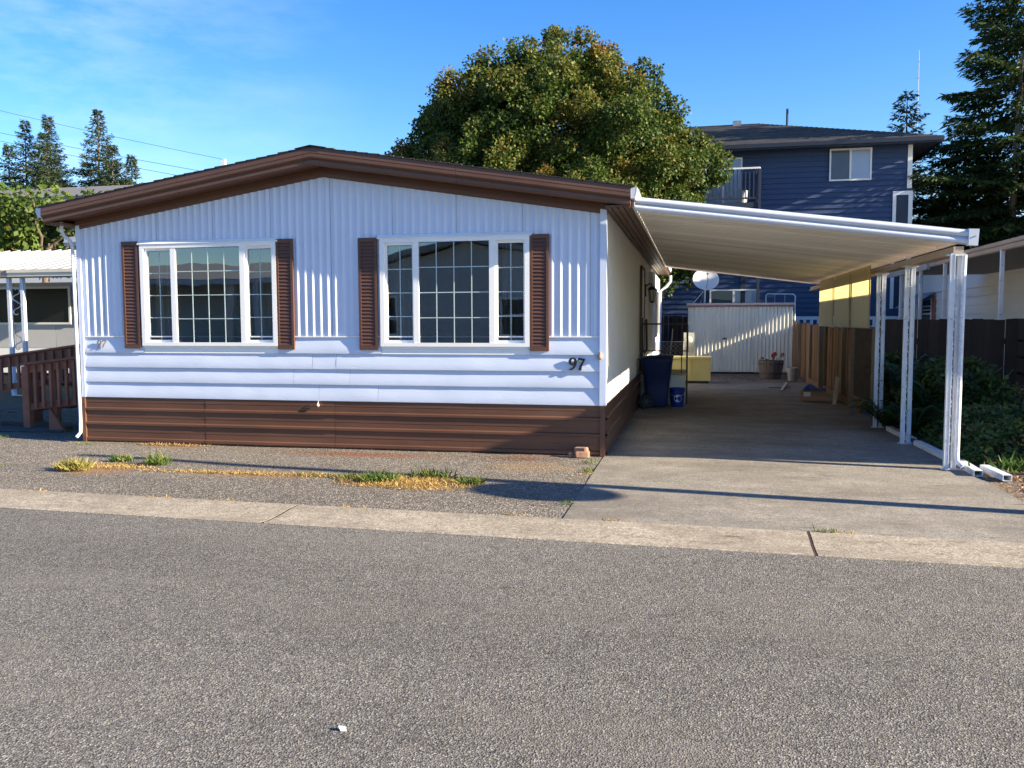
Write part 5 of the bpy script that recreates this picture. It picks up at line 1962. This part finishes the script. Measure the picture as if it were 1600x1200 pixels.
while len(big) < 150 and tries < 9000:
    tries += 1
    z = rng.uniform(3.0, 9.9)
    th = rng.uniform(0, 2 * np.pi)
    rx = float(np.interp(z, [3.0, 5.2, 7.4, 8.6, 9.9, 10.7, 11.4], [4.5, 4.9, 4.5, 3.6, 2.0, 1.1, .2]))
    rx *= (.97 + .26 * mnoise.noise(Vector((math.cos(th) * 1.5, math.sin(th) * 1.5, z * .6))))
    dd = rng.uniform(.74, 1.0)
    c = np.array([tcx + rx * dd * math.cos(th), tcy + rx * dd * math.sin(th) * .82, z])
    r = rng.uniform(.6, 1.15)
    if c[0] > 7.9 and z < 3.6:
        continue
    if any(np.linalg.norm((c - q) * (1, 1, .8)) < .63 * (r + r2) for q, r2 in big):
        continue
    add_bough(c, r)
for c, r in (((3.7, 18.4, 10.35), .7), ((3.3, 18.6, 11.0), .36), ((2.3, 18.3, 9.9), .7), ((4.9, 18.5, 9.8), .7), ((.9, 18.4, 9.4), .7), ((7.0, 18.2, 7.8), .75), ((-1.5, 18, 7.0), .6), ((7.7, 17.8, 5.7), .7), ((7.9, 17.3, 3.5), .75), ((7.7, 17.4, 4.5), .9), ((-2.3, 18.2, 6.9), .35), ((-1.0, 18.1, 7.7), .75), ((-.4, 18.1, 8.3), .65), ((6.7, 18.1, 8.6), .6), ((7.8, 17.9, 6.8), .65), ((2.4, 18.2, 10.4), .55), ((4.5, 18.2, 10.2), .6), ((0.2, 17.6, 7.9), .9), ((5.6, 17.4, 8.3), .9), ((-.5, 18.2, 8.6), .6), ((6.4, 18.2, 9.2), .55)):
    add_bough(np.array(c), r)
# inner fill
for _ in range(70):
    z = rng.uniform(4.0, 9.6)
    rr = 3.7 * math.sqrt(max(0, 1 - ((z - 5) / 5.6) ** 2)) * math.sqrt(rng.random())
    th = rng.uniform(0, 6.28)
    cen.append(np.array([tcx + rr * math.cos(th), tcy + rr * math.sin(th) * .8, z]))
    rad.append(1.0)
    num.append(520)
bigc = np.array([q for q, r in big])
bigr = np.array([r for q, r in big])


def maple_tint(p, d, c, n):
    # older sun-side sprays at the top of each bough have turned
    k = int(np.argmin(np.linalg.norm(bigc - c, axis=1) / bigr))
    base = rng.normal(.36, .14, n)
    bough = .5 + .5 * math.sin(bigc[k][0] * 2.3 + bigc[k][2] * 1.7 + bigc[k][1])
    up = np.clip((p[:, 2] - bigc[k][2]) / bigr[k] * .6 + .35, 0, 1.1)
    spray = rng.random()
    return np.clip(base + (.18 + .44 * bough) * up * (.45 + .75 * spray), 0.02, 1)


lobe_cloud(cen, rad, num, .098, LEAF_MAPLE, 'crown', mp_t, .35, .45, maple_tint, .95)
m = MB()
limb(m, (3.6, 18.7, 0), (3.5, 18.7, 3.2), .30, .24, .05)
for q in range(12):
    th = q * .55 + .3
    e = (tcx + 3.3 * math.cos(th), tcy + 2.6 * math.sin(th), 6.2 + 2.2 * random.random())
    limb(m, (3.5, 18.7, 2.4 + .12 * q), e, .11, .03, .5)
m.build('trunk', BARK_PALE, mp_t, smooth=60)


# conifers
def conifer(name_lab, base, H, Rb, mat, z0=.08, dens=1.0, seed=0, trunk_r=.2, needle=.20, top_bare=0, sweep=.25, gap=.0, group=None, bmat=None, zmin=None, taper=.85):
    rg = np.random.default_rng(seed)
    t_ = thing('conifer_tree', name_lab, 'tree', base, group)
    bx, by, bz = base
    m = MB()
    lean = rg.normal(size=2) * .01
    tp = [(bx + lean[0] * H * t * t, by + lean[1] * H * t * t, bz + H * t) for t in np.linspace(0, 1, 12)]
    m.tube(tp, [trunk_r * (1 - .93 * t) for t in np.linspace(0, 1, 12)], 8)
    Ps, Ds, Ns, Ls, Ts = [], [], [], [], []
    nb = int(H * 7.5 * dens)
    for i in range(nb):
        t = z0 + (1 - z0) * (i + rg.random()) / nb
        if zmin is not None and bz + t * H < zmin:
            continue
        az = i * 2.399 + rg.normal() * .4
        if rg.random() < gap:
            continue
        Lb = Rb * (1 - t) ** taper * rg.uniform(.62, 1.15) + .15
        zc = bz + t * H
        rise = (.45 - .75 * (1 - t)) * .5 + rg.normal() * .08
        n = max(8, int(Lb * 15))
        s = np.linspace(.12 if Lb > 1 else .02, 1, n)
        rad_ = Lb * s
        z = zc + Lb * (rise * s - sweep * (s ** 2) * (1 - t) + .14 * s ** 3)
        tx, ty = lean[0] * H * t * t, lean[1] * H * t * t
        ca, sa = math.cos(az), math.sin(az)
        px, py = bx + tx + ca * rad_, by + ty + sa * rad_
        if Lb > .8:
            idx = np.linspace(0, n - 1, 5).astype(int)
            m.tube([(bx + tx, by + ty, zc)] + [(px[k], py[k], z[k]) for k in idx], [.022 * Lb / 3 + .006] + [(.018 * (1 - k / n) + .004) * Lb / 3 for k in idx], 5, False)
        # side sprays
        for k in range(n):
            wdt = Lb * .30 * math.sin(math.pi * min(1, .18 + s[k] * .80)) + .06
            for sgn in (-1, 1):
                q = max(2, int(wdt / .11))
                f = (np.arange(q) + rg.random(q)) / q
                ox, oy = -sa * sgn, ca * sgn
                fx = px[k] + (ox * .85 + ca * .5) * wdt * f
                fy = py[k] + (oy * .85 + sa * .5) * wdt * f
                fz = z[k] - .28 * wdt * f ** 1.5 + rg.normal(size=q) * .03
                Ps.append(np.stack([fx, fy, fz], 1))
                Ds.append(np.stack([np.full(q, ox * .7 + ca * .8), np.full(q, oy * .7 + sa * .8), np.full(q, -.30)], 1) + rg.normal(size=(q, 3)) * .35)
                Ns.append(rg.normal(size=(q, 3)) * .45 + (0, 0, 1))
                Ls.append(needle * (.7 + .6 * rg.random(q)))
                Ts.append(np.clip(rg.normal(.35, .2, q) + .22 * (s[k] > .8) + (.35 if rg.random() < .05 else 0), 0, 1))
    m.build('trunk', bmat or BARK, t_, smooth=60)
    P, D, N, L, T = map(np.concatenate, (Ps, Ds, Ns, Ls, Ts))
    V, F = leaf_quads(P, D, N, L, L * .30)
    place('crown', np_mesh('crown', V, F, mat, T), (0, 0, 0), t_)
    return t_


conifer('tall open spruce with drooping boughs and pale trunk beyond the right roofs', (19.6, 25.5, 0), 17.5, 5.4, LEAF_CON, .12, 1.6, 3, .19, .27, sweep=.30, gap=.10, zmin=1.5, bmat=BARK_PALE)
conifer('slender brownish conifer top rising just right of the navy building roof', (16.9, 30.0, 0), 11.2, 3.5, LEAF_CON_BLUE, .2, 1.5, 5, .18, .24, gap=.1, zmin=3)
conifer('broad dark conifer filling the gap right of the navy building', (18.6, 27.5, 0), 9.4, 4.9, LEAF_CON, .05, 2.1, 8, .25, .28, gap=.05, zmin=1)
conifer('dense dark conifer at the right edge behind the neighbouring roof', (23.2, 24.5, 0), 10.5, 5.8, LEAF_CON, .05, 2.0, 9, .28, .28, gap=.05, zmin=1)
conifer('very tall conifer at the right edge partly out of view', (25.5, 28.0, 0), 18.0, 5.0, LEAF_CON, .1, 1.0, 12, .3, .28, gap=.1, zmin=2)
# left group far behind
LG = 'conifers standing far behind the left roofs'
for lab, x, y, H, Rb, s in (('tallest broad conifer, rightmost of the tall ones at left', -31.3, 41, 15.4, 5.6, 21), ('slim conifer with leaning tip, middle of the left group', -34.6, 41, 15.1, 4.6, 22),
                            ('narrow pointed conifer at the left side of the left group', -36.9, 41, 14.9, 4.8, 23), ('leftmost conifer of the group at the picture edge', -39.3, 42, 13.6, 4.6, 24),
                            ('small conifer with feathery tip just above the house gable trim at left', -28.0, 40, 12.0, 3.0, 25), ('short bushy conifer between the taller ones at left', -33.0, 39, 13.4, 6.4, 26), ('rounded conifer filling the right shoulder of the left group', -29.2, 39.5, 12.6, 5.2, 27)):
    conifer(lab, (x, y, 0), H + .4, Rb * 1.12, LEAF_CON_BLUE, .30, 1.9, s, .2, .22, gap=.14, group=LG, zmin=5, taper=1.08, sweep=.32)

# broadleaf fruit tree at the left
ft = thing('fruit_tree', 'light green broadleaf tree over the white awning at the left edge', 'tree', (-9.4, 10.4, 0))
cen, rad, num = [], [], []
for _ in range(46):
    c = np.array([-9.6, 10.6, 4.3]) + unit(rng.normal(size=3)) * (1.9, 1.5, 1.15) * rng.uniform(.4, 1)
    cen.append(c)
    rad.append(rng.uniform(.35, .6))
    num.append(int(460 * rad[-1] ** 1.5))
lobe_cloud(cen, rad, num, .15, LEAF_APPLE, 'crown', ft, .5, .2, lambda p, d, c, n: np.where(rng.random(n) < .015, 1, .15 + .6 * rng.random(n)), .9)
m = MB()
limb(m, (-9.4, 10.4, 0), (-9.5, 10.5, 3.6), .12, .09, .1)
for q in range(9):
    limb(m, (-9.5, 10.5, 3.0 + .08 * q), (-9.6 + 1.6 * math.cos(q), 10.6 + 1.2 * math.sin(q), 4.3 + .8 * random.random()), .05, .015, .4)
m.build('trunk', BARK, ft, smooth=60)

# far house at the left and its grey roof
fh = thing('far_house', 'far house with a long grey roof among the left trees', 'house', (-27, 33, 0))
MB().box(-40, -22.6, 30.5, 38, 0, 8.0).build('wall', NGREY, fh)
m = MB()
m.extrude([(-41, 29.6, 8.0), (-41, 29.6, 8.22), (-41, 34.2, 9.5), (-41, 38.8, 8.22), (-41, 38.8, 8.0)], (19.5, 0, 0))
frf = m.build('roof', GREYROOF, fh)
for k in range(9):
    f = k / 9
    MB().quad((-41, 29.55 + 4.6 * f, 8.24 + 1.27 * f), (-21.5, 29.55 + 4.6 * f, 8.24 + 1.27 * f), (-21.5, 29.55 + 4.6 * (f + .111), 8.225 + 1.27 * (f + .111)), (-41, 29.55 + 4.6 * (f + .111), 8.225 + 1.27 * (f + .111))).build('shingle_course', GREYROOF, frf)
for k in range(6):
    x = -38 + k * 2.5
    w_ = place('window', None, (x, 30.4, 5.6), fh)
    MB().box(x - .6, x + .6, 30.44, 30.49, 5.5, 7.0).build('frame', VINYL, w_)
    MB().quad((x - .52, 30.43, 5.58), (x + .52, 30.43, 5.58), (x + .52, 30.43, 6.92), (x - .52, 30.43, 6.92)).build('pane', DARK, w_)

# ------------------------------------------------------------------ SHRUBS AT THE RIGHT
def cover(name, label, cat, n, x0, x1, y0, y1, hfn, size, mat, kind='stuff'):
    P = np.empty((n, 3))
    P[:, 0] = x0 + (x1 - x0) * rng.random(n)
    P[:, 1] = y0 + (y1 - y0) * rng.random(n)
    H = np.array([hfn(a, b) for a, b in P[:, :2]])
    P[:, 2] = H * (1 - .55 * rng.random(n) ** 2.2)
    keep = H > .03
    P = P[keep]
    n = len(P)
    D = rng.normal(size=(n, 3)) * (1, 1, .5) + (-.25, -.35, .2)
    N = rng.normal(size=(n, 3)) * .6 + (-.2, -.4, .8)
    L = size * (.5 + rng.random(n))
    V, F = leaf_quads(P, D, N, L, L * .6)
    T = np.clip(rng.normal(.42, .2, n) + .45 * (np.array([mnoise.noise(Vector((a * 2.2, b * 2.2, c * 2))) for a, b, c in P]) > .22) * (rng.random(n) < .55), 0, 1)
    o = place(name, np_mesh(name, V, F, mat, T), (0, 0, 0), label=label, category=cat)
    if kind:
        o['kind'] = kind
    return o


def hcov(x, y):
    e = min(1, max(0, (x - 10.98) / .35)) * min(1, max(0, (y + .25 + .25 * math.sin(x * 2.1)) / .5))
    h = .26 + .22 * min(1, max(0, (x - 11.0) / 1.1)) + .16 * mnoise.noise(Vector((x * 1.6, y * 1.6, 1))) + .10 * mnoise.noise(Vector((x * 5, y * 5, 4)))
    return h * e


cover('ground_cover', 'tangled dark green ground cover with rusty leaves filling the right bed', 'ground cover', 62000, 10.95, 16, -.45, 5.0, hcov, .062, LEAF_COVER)
# taller shrub in front of the dark fence
sb = thing('leafy_shrub', 'tall dark green shrub before the near black fence behind the front carport post', 'shrub', (11.8, 3.6, 0))
cen = [np.array([rng.uniform(11.15, 12.1), rng.uniform(3.0, 4.5), rng.uniform(.3, .85)]) for _ in range(26)]
rad = [rng.uniform(.2, .36) for _ in cen]
lobe_cloud(cen, rad, [620] * len(cen), .075, LEAF_COVER, 'foliage', sb, .1, .3, lambda p, d, c, n: np.clip(rng.normal(.38, .2, n), 0, .85))
m = MB()
for q in range(9):
    limb(m, (11.8, 3.6, 0), (11.3 + .16 * q, 3.0 + 1.2 * random.random(), .9), .02, .006, .5)
m.build('stem', BARK, sb)


def fern(x, y, R_, H_, n, label, seed):
    rg = np.random.default_rng(seed)
    t_ = thing('fern', label, 'fern', (x, y, 0), 'ferns along the right edge of the driveway')
    Ps, Ds, Ns, Ls, Ts = [], [], [], [], []
    for i in range(n):
        az = rg.random() * 6.283
        L = R_ * rg.uniform(.7, 1.15)
        k = 26
        s = np.linspace(.1, 1, k)
        r_ = L * s
        z = H_ * rg.uniform(.7, 1.1) * np.sin(s * 2.2) / .95
        ca, sa = math.cos(az), math.sin(az)
        P0 = np.stack([x + ca * r_, y + sa * r_, np.maximum(z, .02)], 1)
        lw = L * .20 * np.sin(np.pi * np.clip(.12 + .86 * s, 0, 1))
        for sg in (-1, 1):
            Ps.append(P0)
            Ds.append(np.stack([-sa * sg + .35 * ca + 0 * s, ca * sg + .35 * sa + 0 * s, -.25 + 0 * s], 1) + rg.normal(size=(k, 3)) * .08)
            Ns.append(np.tile((0, 0, 1.), (k, 1)))
            Ls.append(lw + .015)
            Ts.append(np.clip(rg.normal(.45, .18) + rg.normal(size=k) * .1, 0, 1))
    P, D, N, L, T = map(np.concatenate, (Ps, Ds, Ns, Ls, Ts))
    V, F = leaf_quads(P, D, N, L, .016 + L * .18)
    place('frond', np_mesh('frond', V, F, LEAF_FERN, T), (0, 0, 0), t_)


fern(10.82, 3.35, .52, .42, 34, 'fern spilling onto the driveway nearest the lattice panel', 1)
fern(10.98, 2.55, .50, .40, 30, 'fern between the second and third carport posts', 2)
fern(11.15, 3.75, .60, .95, 40, 'tall fern standing against the dark fence beside the lattice', 3)
fern(11.35, 2.9, .55, .75, 34, 'fern behind the second carport post', 4)
lt_ = thing('light_green_weed', 'light green leafy weed low at the right bed corner by the loose downspout', 'weed', (11.35, -.25, 0))
V, F = leaf_quads(np.array([[11.4, -.30, .0]]) + rng.normal(size=(140, 3)) * (.16, .06, .03), rng.normal(size=(140, 3)) * (.5, .5, .2) + (0, 0, 1), rng.normal(size=(140, 3)), .10 + .12 * rng.random(140), .022)
V[:, 2] = np.maximum(V[:, 2], 0)
place('leaf_blade', np_mesh('leaf_blade', V, F, GRASS_GREEN, rng.random(140) * .6), (0, 0, 0), lt_, kind='stuff')
patch('dry_leaves', [(380, 11.6, -.75, .5, .22, .05), (260, 12.4, -.95, .6, .3, .05), (160, 11.15, -1.5, .2, .5, .03)], LITTER, 'dry leaves and straw at the front edge of the right bed', 'litter', lean=1.5, wd=.02)

# ------------------------------------------------------------------ WIRES, MASTS, POLES
ms = thing('radio_mast', 'thin pale radio mast standing behind the navy building roof', 'mast', (24.2, 60, 0))
MB().tube([(24.2, 60, 0), (24.2, 60, 18.5), (24.2, 60, 21.6)], [.09, .05, .03], 6).build('pole', SILVER, ms)
m = MB()
for z in (18.6, 19.6, 20.8):
    m.bar((24.0, 60, z), (24.4, 60, z), .05, .05)
m.build('antenna_arm', SILVER, ms)


def wire(p, q, sag, r, label):
    p, q = Vector(p), Vector(q)
    pts = []
    for i in range(25):
        t = i / 24
        v = p.lerp(q, t)
        v.z -= sag * 4 * t * (1 - t)
        pts.append(v)
    return tag(MB().tube(pts, r, 5).build('power_line', CABLEM, smooth=60), label, 'cable', 'power lines above the left trees')


wire((-48, 45, 18.7), (-24.4, 45, 12.95), .12, .014, 'uppermost thin power line above the left trees running to the pole top')
wire((-48, 45, 16.9), (-24.4, 45.4, 11.9), .12, .016, 'middle thin power line crossing behind the left conifers')
wire((-48, 45, 16.3), (-24.4, 45.4, 11.3), .12, .016, 'lowest thin power line crossing behind the left conifers')
up = thing('utility_pole', 'pole top with white insulator peeping over the left roof slope', 'utility pole', (-24.4, 45.2, 0))
MB().tube([(-24.4, 45.2, 0), (-24.4, 45.2, 12.6)], .13, 8).build('pole', POLEW, up)
MB().box(-24.5, -24.2, 45.0, 45.2, 12.3, 12.95).build('insulator', TRIM, up)
MB().box(-24.2, -23.3, 45.08, 45.16, 12.45, 12.55).build('crossarm', POLEW, up)

# slim pole with a dish beside the road to the right: it throws the long shadow across the pad
sp = thing('street_pole', 'slim galvanised pole carrying a round dish beside the road to the right', 'pole', (13.6, -2.66, 0))
MB().tube([(13.6, -2.66, 0), (13.6, -2.66, 4.9)], [.10, .075], 12).build('pole', GALV, sp, smooth=60)
m = MB()
for i in range(6):
    r = i / 5
    for k in range(24):
        t = 2 * math.pi * k / 24
        m.v.append((13.66 + .09 * (1 - r * r), -3.08 + .38 * r * math.cos(t), 2.68 + .29 * r * math.sin(t)))
for i in range(5):
    for k in range(24):
        k2 = (k + 1) % 24
        m.f.append((i * 24 + k, i * 24 + k2, i * 24 + 24 + k2, i * 24 + 24 + k))
m.build('dish', GREYPL, sp, smooth=60)
MB().bar((13.68, -3.08, 2.66), (13.6, -2.66, 2.60), .05, .05).build('bracket', SILVER, sp)

# added unseen tree, its flat crown shaped to shade the upper shed wall
nt = thing('added_shade_tree', 'added unseen tree with a flat crown beyond the right home, shading the shed', 'tree', (20.3, 15.6, 0))
rg_y = np.random.default_rng(5)
cen = [np.array([20.3, 15.7, 6.42]) + rg_y.uniform(-1, 1, 3) * (1.3, 3.0, .30) for _ in range(150)]
lobe_cloud(cen, [rg_y.uniform(.35, .48) for _ in cen], [230] * len(cen), .2, LEAF_MAPLE, 'crown', nt, .3, .2, lambda p, d, c, n: rng.random(n) * .55)
m = MB()
limb(m, (20.3, 15.6, 0), (20.3, 15.6, 6.3), .2, .1, .1)
m.build('trunk', BARK, nt, smooth=60)

# ------------------------------------------------------------------ ACROSS THE STREET (seen mirrored in the windows)
oh = thing('opposite_house', 'grey lap sided gabled home across the street mirrored in the right window', 'house', (.3, -22, 0))
OPM = M('opposite_siding', (.58, .60, .58), .6, .05, rand=.08)
OPROOF = M('opposite_roof', (.30, .30, .29), .8, .1)
MB().box(-4.2, 4.8, -32, -19.03, 0, 3.35).build('wall', OPM, oh)
for k in range(15):
    z0 = .25 + k * .21
    MB().extrude([(-4.2, -19.028, z0), (-4.2, -18.99, z0), (-4.2, -19.015, z0 + .208), (-4.2, -19.028, z0 + .208)], (9, 0, 0)).build('siding_board', OPM, oh)
MB().extrude([(-4.2, -19.02, 3.35), (4.8, -19.02, 3.35), (.3, -19.02, 4.3)], (0, -.1, 0)).build('gable', OPM, oh)
for xa, xb in ((-4.8, .3), (.3, 5.4)):
    za, zb = 4.34 - .2 * abs(xa - .3), 4.34 - .2 * abs(xb - .3)
    MB().extrude([(xa, -18.6, za), (xb, -18.6, zb), (xb, -18.6, zb + .2), (xa, -18.6, za + .2)], (0, -14, 0)).build('roof', OPROOF, oh)
for x0 in (1.4, -3.4):
    w_ = place('window', None, (x0 + .5, -19, 1.1), oh)
    m = MB()
    m.box(x0, x0 + .07, -18.985, -18.94, 1.05, 2.5)
    m.box(x0 + 1.03, x0 + 1.1, -18.985, -18.94, 1.05, 2.5)
    m.box(x0 + .07, x0 + 1.03, -18.985, -18.94, 2.43, 2.5)
    m.box(x0 + .07, x0 + 1.03, -18.985, -18.94, 1.05, 1.12)
    m.box(x0 + .07, x0 + 1.03, -18.985, -18.95, 1.72, 1.78)
    m.build('frame', VINYL, w_)
    MB().quad((x0 + .07, -18.96, 1.12), (x0 + 1.03, -18.96, 1.12), (x0 + 1.03, -18.96, 2.43), (x0 + .07, -18.96, 2.43)).build('pane', GLASS_DK, w_)
oc = thing('opposite_carport', 'low home with pale gutter and porch column across the street mirrored in the left window', 'house', (-12, -22, 0))
MB().box(-18, -5.2, -30, -20.5, 0, 3.2).build('wall', OPM, oc)
for k in range(13):
    z0 = .25 + k * .21
    MB().extrude([(-18, -20.498, z0), (-18, -20.46, z0), (-18, -20.485, z0 + .208), (-18, -20.498, z0 + .208)], (12.8, 0, 0)).build('siding_board', OPM, oc)
MB().extrude([(-18.4, -18.9, 3.02), (-18.4, -24.5, 4.0), (-18.4, -24.5, 4.15), (-18.4, -18.9, 3.17)], (14.0, 0, 0)).build('roof', OPROOF, oc)
MB().box(-18.4, -4.4, -18.88, -18.76, 2.96, 3.12).build('gutter', ALU, oc)
m = MB().box(-9.1, -8.75, -19.3, -18.95, 0, 2.98)
m.build('column', M('column_cream', (.7, .66, .58), .5, .05), oc)
MB().box(-7.9, -7.65, -19.2, -18.95, 0, 2.98).build('column', ALU, oc)
ot = thing('opposite_tree', 'dense dark tree across the street mirrored in the right window', 'tree', (-.8, -33.5, 0))
cen = [np.array([-.5, -34.0, 5.2]) + unit(rng.normal(size=3)) * (3.4, 2.2, 2.6) * rng.uniform(.4, 1) for _ in range(60)]
lobe_cloud(cen, [rng.uniform(.6, 1.1) for _ in cen], [260] * len(cen), .28, LEAF_MAPLE, 'crown', ot, .3, .4, lambda p, d, c, n: rng.random(n) * .55)
m = MB()
limb(m, (-.6, -34, 0), (-.5, -34, 5), .3, .15)
m.build('trunk', BARK, ot, smooth=60)
